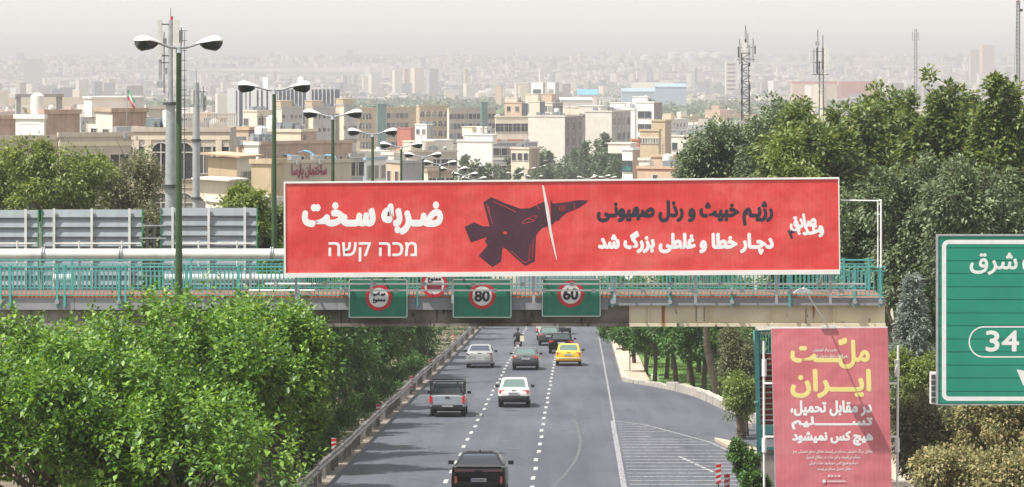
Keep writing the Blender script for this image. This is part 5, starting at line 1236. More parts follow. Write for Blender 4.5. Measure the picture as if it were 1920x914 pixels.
# ordinary houses filling the town between, and the hazy city as one mass
g = random.Random(5)
TOWN = ['cream', 'palewall', 'taupe', 'buff', 'whitewall', 'brick', 'greywall', 'terra']
def wrows(B, A, H, n, m):
    mb = MB(); rows = int((H - 1) / 3.2); cx, cy = max(1, int(B / 2.8)), max(1, int(A / 3))
    for r in range(min(rows, 5)):
        z = H - 2.6 - r * 3.2
        for c in range(cx): x = (c + .5) * B / cx; mb.box(x - .6, x + .6, -.03, .02, z, z + 1.4)
        for c in range(cy): y = (c + .5) * A / cy; mb.box(-.03, .02, y - .6, y + .6, z, z + 1.4)
    return mb
proto = []
for k in range(24):
    B_, A_, H_ = g.uniform(9, 20), g.uniform(9, 18), g.uniform(14, 24); m = TOWN[k % 8]
    w_ = MB().box(0, B_, 0, A_, 0, H_ - .6).box(0, B_, 0, .25, H_ - .6, H_).box(0, .25, .25, A_, H_ - .6, H_).box(B_ - .25, B_, .25, A_, H_ - .6, H_).box(.25, B_ - .25, A_ - .25, A_, H_ - .6, H_).mesh('wall', M[m])
    u, v = g.uniform(.1, .6) * B_, g.uniform(.2, .6) * A_
    rr = MB().box(u, u + 3.2, v, v + 3.5, H_ - .6, H_ + 2).mesh('roof_room', M[TOWN[(k * 3) % 8]])
    extra = MB().tube((B_ * .8, A_ * .3, H_ - .6), (B_ * .8, A_ * .3, H_ + .9), .55, n=10).mesh('roof_tank', M['tank'])
    proto.append((w_, rr, extra, wrows(B_, A_, H_ - .5, 0, m).mesh('window', M['glass']), B_, A_, H_))
rows = []
D = 450.0
while D < 2050 and len(rows) < 240:
    span = 960 * D / F * 1.02; x = -span
    while x < span * .75:
        k = g.randrange(24); p = proto[k]
        px = x * F / D + 960
        if g.random() < .78 and not (abs(x - RX(0, D)) < 34 and D < 900) and not (D < 620 and px > 1250):
            top = g.uniform(6.5, 11.5) if D < 1000 else g.uniform(8, 15)
            if 1500 < D < 2050 and 640 < px < 930: x += p[4]; continue     # green belt
            rows.append((x, D + g.uniform(-14, 14), top, k, px))
        x += p[4] * g.uniform(1.0, 1.7) * (1 if D < 900 else 1.6)
    D *= 1.034
def fill_group(D, px):
    side = 'left' if px < 640 else 'middle' if px < 1160 else 'right'
    return ('nearer' if D < 700 else 'farther' if D < 1200 else 'hazy') + ' ordinary town houses, ' + side
for x, D, top, k, px in rows:
    w_, rr, ex, wn, B_, A_, H_ = proto[k]; z = G(D) + top - H_
    gp = fill_group(D, px)
    t = thing('town_house', 'one of the %s flat-roofed town houses in the %s of the view' % (gp.split()[0], gp.split()[-1]), 'house', (x, D, z), rz=math.radians(g.choice([12, 20, 24, 30, 62, 68])), group=gp)
    link('wall', w_, t); link('roof_room', rr, t); link('roof_tank', ex, t); link('window', wn, t, kind='stuff')
BELT = ((2560, 2800), (3350, 3600), (4500, 4800))
mb = MB(); g2 = random.Random(9)
def cube(mb, x, y, w, d, z0, z1, a):
    c, s = math.cos(a), math.sin(a); vs = []
    for zz in (z0, z1):
        for u, v in ((0, 0), (w, 0), (w, d), (0, d)): vs.append((x + u * c - v * s, y + u * s + v * c, zz))
    o = len(mb.v); mb.v += vs
    for f in ((4, 5, 6, 7), (0, 1, 5, 4), (1, 2, 6, 5), (2, 3, 7, 6), (3, 0, 4, 7)): mb.f.append([i + o for i in f]); mb.m.append(0)
for i in range(11000):
    D = 2050 * (8600 / 2050) ** (g2.random() ** .85)
    X = g2.uniform(-1, 1) * D * .172
    px = X * F / D + 960
    if D < 2900 and (630 < px < 930 or 1280 < px < 1420) : continue
    if D < 2500 and px > 1040 and px < 1300: continue
    if math.sin(X * .004 + D * .002) + math.sin(X * .0017 - D * .0031) < -1.0: continue
    h = g2.uniform(4, 10) if g2.random() < .95 else g2.uniform(12, 24)
    if any(a < D < b for a, b in BELT): continue
    w = g2.uniform(5, 12) if g2.random() < .93 else g2.uniform(30, 80); h = h if w < 30 else 8
    cube(mb, X, D, w, g2.uniform(6, 14), G(D) - 2, G(D) + h, math.radians(g2.choice([5, 15, 24, 65])))
me = bpy.data.meshes.new('distant_city'); me.from_pydata(mb.v, [], mb.f); me.materials.append(M['city'])
link('distant_city', me, label='pale hazy mass of small buildings spreading to the horizon', cat='city', kind='stuff')
# far woodland belts
gg = np.random.default_rng(3); Cs = []
for i in range(4200):
    r = gg.random()
    if r < .3: D, px = gg.uniform(1500, 2900), gg.uniform(600, 960)
    elif r < .42: D, px = gg.uniform(1300, 2100), gg.uniform(1240, 1500)
    elif r < .52: D, px = gg.uniform(2100, 2700), gg.uniform(0, 620)
    elif r < .97: q = BELT[gg.integers(0, 3)]; D, px = gg.uniform(q[0] - 40, q[1] + 40), gg.uniform(-40, 1960)
    else: D, px = gg.uniform(800, 5000), gg.uniform(-40, 1960)
    X = (px - 960) * D / F
    if abs(X - RX(0, D)) < 30 and D < 1200: continue
    Cs.append((X, D, G(D) + gg.uniform(2, 6), gg.uniform(3.5, 7), gg.uniform(3.5, 7)))
Cs = np.array(Cs); idx = np.repeat(np.arange(len(Cs)), 26); u = rand_unit(gg, len(idx))
pos = Cs[idx, :3] + u * Cs[idx, 3:4] * np.array([1, 1, 1.0]) * gg.uniform(.5, 1, (len(idx), 1))
me = leaf_mesh('far_woodland', pos, rand_unit(gg, len(idx)), u + np.array([0, 0, .6]), gg.uniform(1.8, 3.6, len(idx)), M['leaf_far'], wide=.9)
link('far_woodland', me, label='dusky green belts of trees among the hazy districts', cat='woodland', kind='stuff')

# ------------------------------------------------------------------ trees
# big-leaved trees filling the lower left
def big_tree(px, py, rx, ry, D, seed, label, shoots):
    s = F / D; X, z0 = (px - 960) / s, CZ + (HZ - py) / s; gr_ = G(D); R_, Rz = rx / s, ry / s; g3 = random.Random(seed)
    bl = [(0, 0, z0 - gr_, R_, R_ * 1.05, Rz)]
    for _ in range(12):
        a = g3.uniform(0, 2 * PI); bl.append((math.cos(a) * R_ * g3.uniform(.5, .85), math.sin(a) * R_ * .6, z0 - gr_ + g3.uniform(-.45, .55) * Rz, R_ * g3.uniform(.25, .5), R_ * .45, Rz * g3.uniform(.2, .42)))
    tree(label, X, D, bl, shoot_crown(seed, bl, M['leaf_mulberry'], shoots, 12, .215, .62), h=z0 - gr_ + Rz * .6, r=.17, k=24, group='big-leaved trees at lower left')
big_tree(110, 850, 200, 195, 84, 1, 'big-leaved bright green tree filling the lower left corner', 2025)
big_tree(330, 742, 205, 172, 91, 2, 'big-leaved bright green tree under the first street lamp, highest of the lower left trees', 2160)
big_tree(478, 712, 122, 136, 96, 3, 'big-leaved bright green tree at the right end of the lower left mass', 1485)
big_tree(330, 940, 200, 190, 83, 4, 'big-leaved tree at the bottom edge left of the dark bar fence', 1755)
big_tree(-10, 752, 135, 135, 92, 5, 'big-leaved tree at the left edge under the footbridge', 1080)
big_tree(175, 728, 135, 98, 97, 6, 'big-leaved tree just under the grey bridge fascia at left', 1215)
big_tree(540, 800, 62, 90, 99, 7, 'shaded lower right lobe tree beside the dark bar fence', 675)
# street trees along the median (shared meshes)
def blobs(seed, R, H, base, n=7, flat=1.0):
    g3 = random.Random(seed); c = base + (H - base) / 2; rz = (H - base) / 2
    bl = [(0, 0, c, R * .8, R * .8, rz * .85)]
    for _ in range(n):
        a = g3.uniform(0, 2 * PI); q = g3.uniform(.4, .75)
        bl.append((math.cos(a) * R * q, math.sin(a) * R * q, c + g3.uniform(-.6, .7) * rz, R * g3.uniform(.3, .5), R * g3.uniform(.3, .5), rz * g3.uniform(.3, .5)))
    return bl
med = []
for k in range(4):
    bl = blobs(20 + k, 2.7, 6.7, .7); cm, C = crown_mesh(30 + k, bl, M['leaf_dark'], 170, 17000, .5, .2, shell=.45); med.append((cm, trunk_mesh(40 + k, 6.9, .14, C, 9)))
nm = 0
for D, off in [(113, -11.9), (121, -11.4), (128, -12.6), (134, -11.6), (141, -13.0), (148, -11.5), (156, -12.4), (163, -11.6), (171, -13), (178, -11.8), (187, -12.4), (196, -11.6), (206, -12.8), (215, -11.7), (226, -12.2), (238, -11.7), (250, -12.6), (262, -11.8), (276, -12.2), (290, -11.8), (308, -12), (326, -12), (345, -12), (368, -12), (118, -15.5), (136, -16), (155, -16), (176, -16.2), (200, -16), (230, -16)]:
    t = thing('street_tree', (ORD[nm] + ' dark green tree beside the guardrail counting away from the camera') if nm < 20 else 'dark green tree in the shaded rows behind the guardrail trees or in the far distance', 'tree', (RX(off, D), D, G(D)), rz=rnd.uniform(0, 6.28), group='dark green trees lining the median')
    t.scale = [rnd.uniform(.95, 1.18)] * 3
    link('crown', med[nm % 4][0], t); link('trunk', med[nm % 4][1], t); nm += 1
# street trees on the right verge
rt = []
for k in range(3):
    bl = blobs(60 + k, 2.3, 6.0, 1.7); cm, C = crown_mesh(70 + k, bl, M['leaf_dark'], 120, 12000, .42, .18, shell=.4); rt.append((cm, trunk_mesh(80 + k, 6.0, .15, C, 8, .1)))
vl = [1212, 1228, 1250, 1268, 1292, 1300, 1320, 1338, 1352, 1375, 1345, 1190, 1170, 1160, 1262, 1310]; vo = [sorted(vl).index(q) for q in vl]
for i, (px, py) in enumerate(((1212, 706), (1228, 718), (1250, 712), (1268, 728), (1292, 720), (1300, 734), (1320, 736), (1338, 742), (1352, 728), (1375, 722), (1345, 706), (1190, 690), (1170, 664), (1160, 650), (1262, 695), (1310, 700))):
    D = min(DY(py), 300)
    t = thing('verge_tree', 'slim-trunked tree on the mown verge, ' + ORD[vo[i]] + ' from the left under the footbridge', 'tree', ((px - 960) * D / F, D, G(D)), rz=rnd.uniform(0, 6.28), group='slim-trunked trees on the right verge')
    t.scale = [rnd.uniform(.85, 1.05)] * 3
    link('crown', rt[i % 3][0], t); link('trunk', rt[i % 3][1], t)
def px_tree(label, px, yt, yb, rx, D, m, seed, leaves, leaf=.2, cl=.6, n=9, clumps=220, stretch=1.0, shell=.4, kind='tree', name='tree', spiky=0, r=.2, wide=.6, group=None, droop=.3):
    """crown spans photo rows yt..yb and px +- rx at distance D"""
    s = F / D; g_ = G(D); zt, zb, R_ = MZ(yt, D) - g_, max(MZ(yb, D) - g_, .3), rx / s
    bl = blobs(seed, R_, zt, zb, n)
    if spiky:
        g3 = random.Random(seed)
        bl = [(0, 0, zb + (zt - zb) * .35, R_ * .85, R_ * .8, (zt - zb) * .36)]
        for _ in range(spiky):
            u = g3.uniform(-.85, .85) * R_; h = (zt - zb) * g3.uniform(.12, .2); top = zt - abs(u / R_) * (zt - zb) * .18 - g3.random() * (zt - zb) * .13
            bl.append((u, g3.uniform(-.4, .4) * R_, top - h, R_ * .10, R_ * .10, h)); bl.append((u * .9, 0, top - h * 2.4, R_ * .2, R_ * .2, h * 1.5))
    cm = crown_mesh(seed, bl, M[m], clumps, leaves, cl, leaf, stretch, droop, shell, wide)
    return tree(label, (px - 960) / s, D, bl, cm, kind, name, h=zt, r=r, group=group)
px_tree('loose green tree in front of the taupe block at far left', 110, 268, 420, 105, 150, 'leaf_bright', 101, 11000, .2, .42, clumps=190, shell=.5)
px_tree('small leafy crown at the left edge above the grey panels', 10, 262, 400, 55, 156, 'leaf_bright', 102, 8000, .19, .4, clumps=90, shell=.5)
px_tree('sparse grey-green tree between the leafy tree and the telecom pole', 245, 278, 430, 68, 158, 'leaf_grey', 103, 11000, .15, .5, clumps=130, shell=.3)
px_tree('bright yellow-green tree behind the right grey panel', 450, 352, 470, 55, 140, 'leaf_bright', 104, 9000, .19, .4, clumps=90)
px_tree('low green tree between panel and billboard', 500, 385, 540, 40, 142, 'leaf_olive', 105, 8000, .17, .4, clumps=80)
px_tree('pale green tree seen in the gap between the grey panels', 285, 370, 520, 34, 138, 'leaf_grey', 106, 5000, .16, .4, clumps=60)
px_tree('rounded blue-green tree directly above the billboard right part', 1345, 222, 420, 92, 172, 'leaf_blue', 110, 26000, .2, .5, clumps=230, shell=.55)
px_tree('second blue-green tree behind and right of the rounded one', 1455, 190, 420, 88, 168, 'leaf_blue', 111, 24000, .2, .55, clumps=220, shell=.5)
px_tree('olive tree with bright yellow-green tips above the billboard corner', 1530, 192, 480, 105, 152, 'leaf_olive', 112, 24000, .27, .5, clumps=260, shell=.5)
px_tree('dense olive-green tree in the middle of the right-hand trees', 1628, 158, 470, 95, 158, 'leaf_olive', 113, 23000, .27, .5, clumps=240, shell=.5)
px_tree('bright low tree just above the billboard top edge at right', 1490, 250, 480, 60, 146, 'leaf_bright', 114, 14000, .2, .45, clumps=120)
px_tree('tall sparse tree with upright leafy spires, left of the two at the right edge', 1752, 96, 470, 82, 142, 'leaf_olive', 115, 21000, .27, .36, clumps=240, spiky=11, stretch=1.4)
px_tree('tall sparse tree with upright leafy spires at the right edge', 1872, 112, 500, 88, 139, 'leaf_olive', 116, 22000, .27, .36, clumps=240, spiky=11, stretch=1.4)
px_tree('grey-blue leafy tree behind the top of the green direction sign', 1850, 265, 620, 120, 128, 'leaf_blue', 117, 34000, .19, .45, clumps=300, shell=.55)
px_tree('blue-green tree between billboard and green direction sign', 1700, 285, 640, 78, 131, 'leaf_blue', 118, 26000, .19, .42, clumps=240, shell=.5)
px_tree('dusky tree behind the white post frame at the billboard corner', 1608, 340, 660, 75, 134, 'leaf_blue', 119, 22000, .19, .42, clumps=200, shell=.5)
px_tree('dark green tree behind the lower right end of the billboard', 1500, 420, 700, 85, 138, 'leaf_dark', 120, 20000, .19, .42, clumps=180, shell=.5, r=.1)
px_tree('green tree visible between the balusters right of the 60 sign', 1330, 470, 650, 105, 210, 'leaf_dark', 121, 16000, .19, .42, clumps=150)
px_tree('ragged olive-green tree filling the notch between the dense tree and the leafy spires', 1695, 146, 470, 70, 160, 'leaf_olive', 154, 18000, .25, .42, clumps=190, spiky=8, stretch=1.3)
px_tree('ragged olive-green tree between the two spired trees at the right edge', 1815, 128, 480, 60, 150, 'leaf_olive', 155, 16000, .25, .4, clumps=170, spiky=8, stretch=1.3)
px_tree('dense green tree filling behind the silver conifer', 1745, 420, 720, 55, 150, 'leaf_dark', 151, 15000, .19, .42, clumps=130)
px_tree('dark tree hidden low behind the green direction sign', 1830, 560, 800, 80, 118, 'leaf_dark', 152, 16000, .17, .4, clumps=130)
px_tree('dark leafy tree under the footbridge end between trunks', 1600, 470, 760, 70, 150, 'leaf_dark', 153, 14000, .19, .42, clumps=130)
px_tree('grey-green feathery tree left of the teal staircase', 1395, 590, 745, 42, 142, 'leaf_grey', 122, 12000, .11, .35, clumps=110, shell=.4)
px_tree('leafy green shrub at the verge edge left of the teal staircase', 1390, 700, 790, 40, 140, 'leaf_bright', 123, 8000, .12, .3, clumps=70, kind='shrub', name='shrub')
px_tree('green bush between pink banner and green direction sign', 1722, 655, 800, 60, 122, 'leaf_bright', 124, 15000, .14, .3, clumps=130, kind='shrub', name='shrub')
for i, (px, yt, rx, D, lb) in enumerate(((1215, 630, 34, 215, 'leafy bush behind the bollard on the right verge'), (1150, 612, 26, 260, 'green bush leaning over the far end of the stepped path'), (1172, 622, 26, 235, 'green bush above the middle of the stepped path'))):
    px_tree(lb, px, yt - 30, yt + 42, rx, D, 'leaf_dark', 160 + i, 7000, .17, .35, clumps=80, kind='shrub', name='shrub', r=.05)
px_tree('round dark green bush beside the hazard marker at the bottom', 1398, 832, 900, 26, 104, 'leaf_dark', 125, 5200, .10, .16, clumps=60, kind='shrub', name='shrub', r=.05)
px_tree('lower dark green bush at the bottom edge next to the banner', 1415, 876, 950, 26, 103, 'leaf_dark', 126, 5200, .10, .16, clumps=60, kind='shrub', name='shrub', r=.05)
for i, (px, yt, rx, D, lb) in enumerate(((1740, 748, 62, 108, 'dry olive hedge bush nearest the pink banner'), (1830, 715, 85, 108, 'dry reddish hedge bush under the green direction sign'), (1925, 720, 80, 106, 'dry hedge bush at the right edge under the green direction sign'), (1800, 850, 90, 98, 'low tangled dry shrub at the bottom right'), (1900, 860, 80, 95, 'low dry shrub in the bottom right corner'))):
    px_tree(lb, px, yt, 1030, rx, D, 'leaf_dry' if i != 0 else 'leaf_grey', 130 + i, 22000, .13, .3, clumps=170, n=16, stretch=1.5, kind='shrub', name='shrub', r=.04, shell=.5)
for i in range(9):
    D = 122 + i * 13; g5 = random.Random(i)
    bl = [(g5.uniform(-.5, .5), g5.uniform(-1.5, 1.5), .5, .6, .9, .5) for _ in range(5)]
    tree(ORD[i] + ' low bush by the guardrail posts counting away from the camera', RX(-10.2 - .25 * (i % 3), D), D, bl, crown_mesh(300 + i, bl, M['leaf_dark'], 40, 2600, .3, .14), 'shrub', 'shrub', h=1.0, r=.03, group='low bushes behind the guardrail')
# silver conifer
Dc = 124; cx = 1712; t = thing('conifer', 'silver-blue conifer between the footbridge end and the green direction sign', 'tree', ((cx - 960) * Dc / F, Dc, G(Dc)))
g = np.random.default_rng(8); zt, zb = MZ(520, Dc) - G(Dc), MZ(740, Dc) - G(Dc); n = 300
hh = g.random(n) ** 1.3; zc = zb + (zt - zb) * hh; rad = (1.15 - hh) * 45 * Dc / F * 1.1; th = g.random(n) * 6.28
Lb = rad[:, None] * np.stack([np.cos(th), np.sin(th), -.15 + .0 * th], 1); per = 50
si = np.repeat(np.arange(n), per); tt = g.uniform(.25, 1, len(si)); pos = np.stack([0 * zc, 0 * zc, zc], 1)[si] + Lb[si] * tt[:, None] + g.normal(size=(len(si), 3)) * .09
ax = Lb[si] / (rad[si][:, None] + .01) + rand_unit(g, len(si)) * .7; link('crown', leaf_mesh('crown', pos, ax, rand_unit(g, len(si)) + np.array([0, 0, .8]), g.uniform(.1, .24, len(si)), M['needle'], wide=.35), t)
part('trunk', MB().tube((0, 0, -.2), (0, 0, zt * .95), .14, .02, 8), M['bark'], t)
# poplars in the town
pop = []
for k in range(3):
    bl = [(0, 0, 2.5 + j * 1.6, 1.15 - .1 * j, 1.15 - .1 * j, 1.9) for j in range(6)]
    cm, C = crown_mesh(200 + k, bl, M['leaf_far'], 110, 3600, .5, .42, 1.3, 0, .5, .7); pop.append((cm, trunk_mesh(210 + k, 11, .16, C, 5)))
for i, (px, yt, D) in enumerate(((1017, 268, 640), (1003, 282, 650), (1032, 280, 640), (1046, 292, 655), (1060, 285, 650), (1095, 262, 620), (1108, 270, 625), (1122, 254, 615), (1136, 246, 600), (1150, 256, 605), (1163, 262, 598), (1078, 276, 640), (1128, 272, 590), (1146, 280, 580), (1101, 290, 600), (1072, 300, 590), (985, 298, 600), (958, 292, 600), (944, 303, 590), (930, 300, 600), (870, 288, 520), (900, 290, 525), (884, 300, 530), (915, 303, 540), (1040, 305, 560), (1116, 300, 560), (1158, 295, 560), (1020, 300, 560), (1000, 310, 540), (970, 312, 540))):
    H = MZ(yt, D) - G(D); s_ = H / 12.6
    t = thing('poplar', 'upright hazy poplar above the billboard, ' + ('in the clump right of centre' if px > 1070 else 'in the clump at the centre' if px > 975 else 'in front of or near the bright white building'), 'tree', ((px - 960) * D / F, D, G(D)), rz=i * 1.3, group='upright poplars above the billboard'); t.scale = (s_ * .95, s_ * .95, s_)
    link('crown', pop[i % 3][0], t); link('trunk', pop[i % 3][1], t)
# ground litter and undergrowth along the median
g = np.random.default_rng(4); n = 26000; Dd = 112 + (g.random(n) ** 1.4) * 200; off = -15 + 5.4 * g.random(n)
keep = (np.sin(Dd * .9) + np.sin(Dd * 2.3 + off * 2) + g.normal(size=n) * .5) > .3; Dd, off = Dd[keep], off[keep]
pos = np.stack([.02032 * Dd + off, Dd, np.interp(Dd, [q[0] for q in GP], [q[1] for q in GP]) + g.random(len(Dd)) * .3], 1)
link('undergrowth', leaf_mesh('undergrowth', pos, rand_unit(g, len(pos)) + np.array([0, 0, .7]), rand_unit(g, len(pos)), g.uniform(.08, .2, len(pos)), M['leaf_dark']), label='low weeds and fallen leaves under the median trees', cat='weeds', kind='stuff')
n = 16000; Dd = 128 + g.random(n) * 150; off = np.where(Dd < 190, 11 + g.random(n) * 7, 9 + g.random(n) * 6)
pos = np.stack([off, Dd, np.interp(Dd, [q[0] for q in GP], [q[1] for q in GP]) + .04], 1)
link('grass_tufts', leaf_mesh('grass_tufts', pos, rand_unit(g, n) * .5 + np.array([0, 0, 1]), rand_unit(g, n), g.uniform(.06, .16, n), M['leaf_bright'], wide=.3), label='short bright grass on the verge beneath the slim trees', cat='grass', kind='stuff')

# ------------------------------------------------------------------ vehicles (rear at y=0, nose away from the camera)
def wheel(t, x, y, r, w=.19):
    s = 1 if x > 0 else -1
    ty = MB(); n = 20; prof = [(r * .62, -w / 2), (r * .92, -w / 2), (r, -w * .36), (r, w * .36), (r * .92, w / 2), (r * .62, w / 2)]
    rings = [[(0 + b, a * math.cos(2 * PI * k / n), a * math.sin(2 * PI * k / n)) for a, b in prof] for k in range(n)]
    vs = [v for rg_ in rings for v in rg_]; m_ = len(prof)
    ty.add(vs, [(k * m_ + i, k * m_ + (i + 1) % m_, ((k + 1) % n) * m_ + (i + 1) % m_, ((k + 1) % n) * m_ + i) for k in range(n) for i in range(m_)])
    o = part('wheel', ty, M['tyre'], t, (x, y, r), smooth=True)
    rm = MB().tube((s * -.01, 0, 0), (s * w * .42, 0, 0), r * .64, r * .6, 16)
    for k in range(5):
        a = 2 * PI * k / 5; rm.bar((s * w * .44, 0, 0), (s * w * .44, math.cos(a) * r * .55, math.sin(a) * r * .55), .05, .03)
    part('rim', rm, M['rim'], o)
def car(label, px, yb, width, L, H, paint, kind='sedan', belt=.93, deck=1.0, glassm='carglass', lights='h', bump=None, name='car', cat='car', wz=.30, D=None, clr=.30, plate=True, boxy=.0, roof=None):
    D = D or DY(yb); hw = width / 2
    t = thing(name, label, cat, ((px - 960) * D / F, D, G(D)), rz=-.02032)
    t.rotation_euler = (-.0524, 0, -.02032)
    P_ = M[paint]
    # body sections: (y, z_low, z_mid, z_top, half width)
    if kind == 'pickup':
        st = [(0, .45, .70, .98, hw * .94), (.05, .42, .70, 1.02, hw * .97), (.4, .40, .7, 1.03, hw), (2.2, .36, .7, 1.03, hw), (3.2, .34, .68, 1.0, hw), (L - .7, .34, .62, .86, hw * .98), (L - .15, .36, .58, .74, hw * .93), (L, .40, .55, .66, hw * .86)]
    elif kind == 'van':
        st = [(0, .42, .8, 1.12, hw * .96), (.05, .38, .8, 1.16, hw * .99), (.5, .36, .8, 1.16, hw), (L - 1.1, .34, .7, 1.1, hw), (L - .2, .36, .6, .85, hw * .94), (L, .4, .55, .7, hw * .86)]
    else:
        st = [(-.02, clr + .20, .60, deck - .20, hw * .78), (.03, clr + .13, .61, deck - .09, hw * .88), (.12, clr + .07, .62, deck - .025, hw * .945), (.30, clr + .03, .62, deck, hw * .985), (.75, clr - .02, .6, deck - .0, hw), (1.1, clr - .06, .6, belt, hw), (L * .52, clr - .08, .58, belt - .03, hw), (L - 1.25, clr - .06, .56, belt - .08, hw), (L - .4, clr, .52, belt - .2, hw * .95), (L - .08, clr + .04, .5, .62, hw * .88), (L, clr + .1, .48, .56, hw * .80)]
    rings = []
    for y, zl, zm, zt, w in st:
        half = [(w * .86, zl), (w * .96, zl + .05), (w, (zl + zm) / 2), (w, zm), (w * .97, zt - .10 * (zt - zm) - .03), (w * .90, zt - .012), (w * .6, zt + .012)]
        ring = [(x, y, z) for x, z in half] + [(0, y, zt + .02)] + [(-x, y, z) for x, z in reversed(half)]
        rings.append(ring)
    part('body', MB().loft(rings), P_, t, smooth=True)
    # cabin
    if kind == 'pickup': yb0, r0, r1, yb1, wr_, zb_ = 1.75, 1.84, 2.75, 3.35, hw * .80, 1.0
    elif kind == 'van': yb0, r0, r1, yb1, wr_, zb_ = .03, .16, L - 1.9, L - .95, hw * .84, 1.12
    elif kind == 'hatch': yb0, r0, r1, yb1, wr_, zb_ = .42, 1.35, L * .5, L * .69, hw * .73, deck - .03
    elif kind == 'coupe': yb0, r0, r1, yb1, wr_, zb_ = .38, 1.62, L * .5, L * .72, hw * .64, deck - .03
    else: yb0, r0, r1, yb1, wr_, zb_ = .70, 1.28, L * .51, L * .67, hw * .74, belt - .02
    wb_ = hw * .90
    c = .13
    def rr(y0, y1, w, z, cut): return [(-w + cut, y0, z), (w - cut, y0, z), (w, y0 + cut, z), (w, y1 - cut, z), (w - cut, y1, z), (-w + cut, y1, z), (-w, y1 - cut, z), (-w, y0 + cut, z)]
    zr = H
    part('roof', MB().loft([rr(yb0, yb1, wb_, zb_ - .03, .05), rr(r0 - .02, r1 + .03, wr_ + .02, zr - .07, .08), rr(r0 + .05, r1 - .04, wr_ - .04, zr - .02, .12), rr(r0 + .35, r1 - .3, wr_ - .22, zr, .12)]), M[roof] if roof else P_, t, smooth=True)
    def pane(nm_, a, b, c_, d, off, mm, ins=(.06, .06, .10, .08), parent=t):
        a, b, c_, d = map(Vector, (a, b, c_, d))       # bl, br, tr, tl
        q = lambda u, v: (a.lerp(b, u)).lerp(d.lerp(c_, u), v)
        l, r_, lo, hi = ins; o_ = Vector(off)
        k = [(l, lo + .04), (l + .03, lo), (1 - r_ - .03, lo), (1 - r_, lo + .04), (1 - r_, 1 - hi - .06), (1 - r_ - .05, 1 - hi), (l + .05, 1 - hi), (l, 1 - hi - .06)]
        p0 = [q(u, v) + o_ for u, v in k]; p1 = [p - o_ * 1.6 for p in p0]
        return part(nm_, MB().add(p0 + p1, [tuple(range(8))] + [(i, (i + 1) % 8, 8 + (i + 1) % 8, 8 + i) for i in range(8)]), M[mm], parent)
    zt_ = zr - .07
    pane('rear_window', (-wb_ + .05, yb0, zb_ - .03), (wb_ - .05, yb0, zb_ - .03), (wr_ - .06, r0 - .02, zt_), (-wr_ + .06, r0 - .02, zt_), (0, -.014, .008), glassm, (.05, .05, .12, .03) if kind != 'coupe' else (.01, .01, .04, .0))
    pane('windscreen', (wb_ - .05, yb1, zb_ - .03), (-wb_ + .05, yb1, zb_ - .03), (-wr_ + .06, r1 + .03, zt_), (wr_ - .06, r1 + .03, zt_), (0, .014, .008), glassm)
    for s in (-1, 1):
        pane('side_window', (s * wb_, yb0 + .05, zb_ - .03), (s * wb_, yb1 - .05, zb_ - .03), (s * (wr_ + .02), r1 - .05, zt_), (s * (wr_ + .02), r0 + .06, zt_), (s * .012, 0, .004), glassm, (.12, .12, .12, .10))
        mbm = MB().loft([[(s * (hw - .02 + u * .2), L * .60 + v * .07, belt + .05 + w_ * .065) for v, w_ in ((-1, -1), (1, -1), (1, 1), (-1, 1))] for u in (.1, .35, 1.0)])
        part('mirror', mbm, M['black'], t, smooth=True)
        wheel(t, s * (hw - .13), .78 if kind != 'pickup' else .95, wz); wheel(t, s * (hw - .13), L - .82, wz)
    part('underbody', MB().box(-hw * .70, hw * .70, .35, L - .4, clr - .06, clr + .2).tube((-hw + .2, .8, wz), (hw - .2, .8, wz), .05), M['black'], t)
    bm_ = M[bump] if bump else M['bumper']
    zb0, zb1 = (clr + .02, clr + .30) if kind != 'pickup' else (.40, .60)
    part('rear_bumper', MB().loft([[(x * hw * .965, y + .17 * abs(x) ** 5, z) for y, z in ((-.07, zb0 + .04), (-.10, zb0 + .12), (-.09, zb1 - .02), (-.02, zb1), (.25, zb1), (.25, zb0), (-.02, zb0))] for x in (-1, -.9, -.75, -.4, 0, .4, .75, .9, 1)]), bm_, t, smooth=True)
    part('front_bumper', MB().box(-hw * .86, hw * .86, L - .12, L + .07, clr + .02, clr + .24), bm_, t)
    lz = deck - .20
    def lamp(x0, x1, z0, z1, m_='taillight', y=-.012): return part('tail_light', MB().loft([[(x0, y, z0), (x1, y, z0), (x1, y + .02, z1), (x0, y + .02, z1)], [(x0, y + .14, z0), (x1, y + .14, z0), (x1, y + .16, z1), (x0, y + .16, z1)]]), M[m_], t)
    for s in (-1, 1):
        if lights == 'h': lamp(*sorted((s * hw * .56, s * hw * .91)), lz - .05, lz + .10)
        elif lights == 'v': lamp(*sorted((s * hw * .82, s * hw * .97)), .68, 1.0, y=-.03)
        elif lights == 'bar': lamp(*sorted((s * hw * .76, s * hw * .86)), .55, .78, y=-.03)
        elif lights == 'dark': lamp(*sorted((s * hw * .52, s * hw * .90)), lz - .03, lz + .09, 'darklight')
    if lights == 'bar': lamp(-hw * .86, hw * .86, deck - .15, deck - .07, 'darklight', y=-.005)
    if plate:
        pz = {'sedan': lz - .06, 'pickup': .50, 'van': .62}.get(kind, .62 if kind == 'hatch' else .66)
        py_ = -.12 if kind == 'pickup' else -.04
        pp = part('number_plate', MB().box(-.26, .26, py_ - .02, py_ + .03, pz - .055, pz + .055), M['plate'], t)
        part('plate_band', MB().box(-.26, -.225, py_ - .025, py_ - .0205, pz - .055, pz + .055), M['plateblue'], pp)
        dg = MB(); 
        for k in range(7): dg.box(-.19 + k * .058, -.155 + k * .058, py_ - .025, py_ - .0205, pz - .03, pz + .03)
        part('plate_characters', dg, M['ink'], pp)
    part('trunk_handle', MB().box(-.12, .12, -.03, .02, deck - .13, deck - .10) if kind != 'pickup' else MB().box(-.1, .1, -.03, .0, .93, .97), M['black'], t)
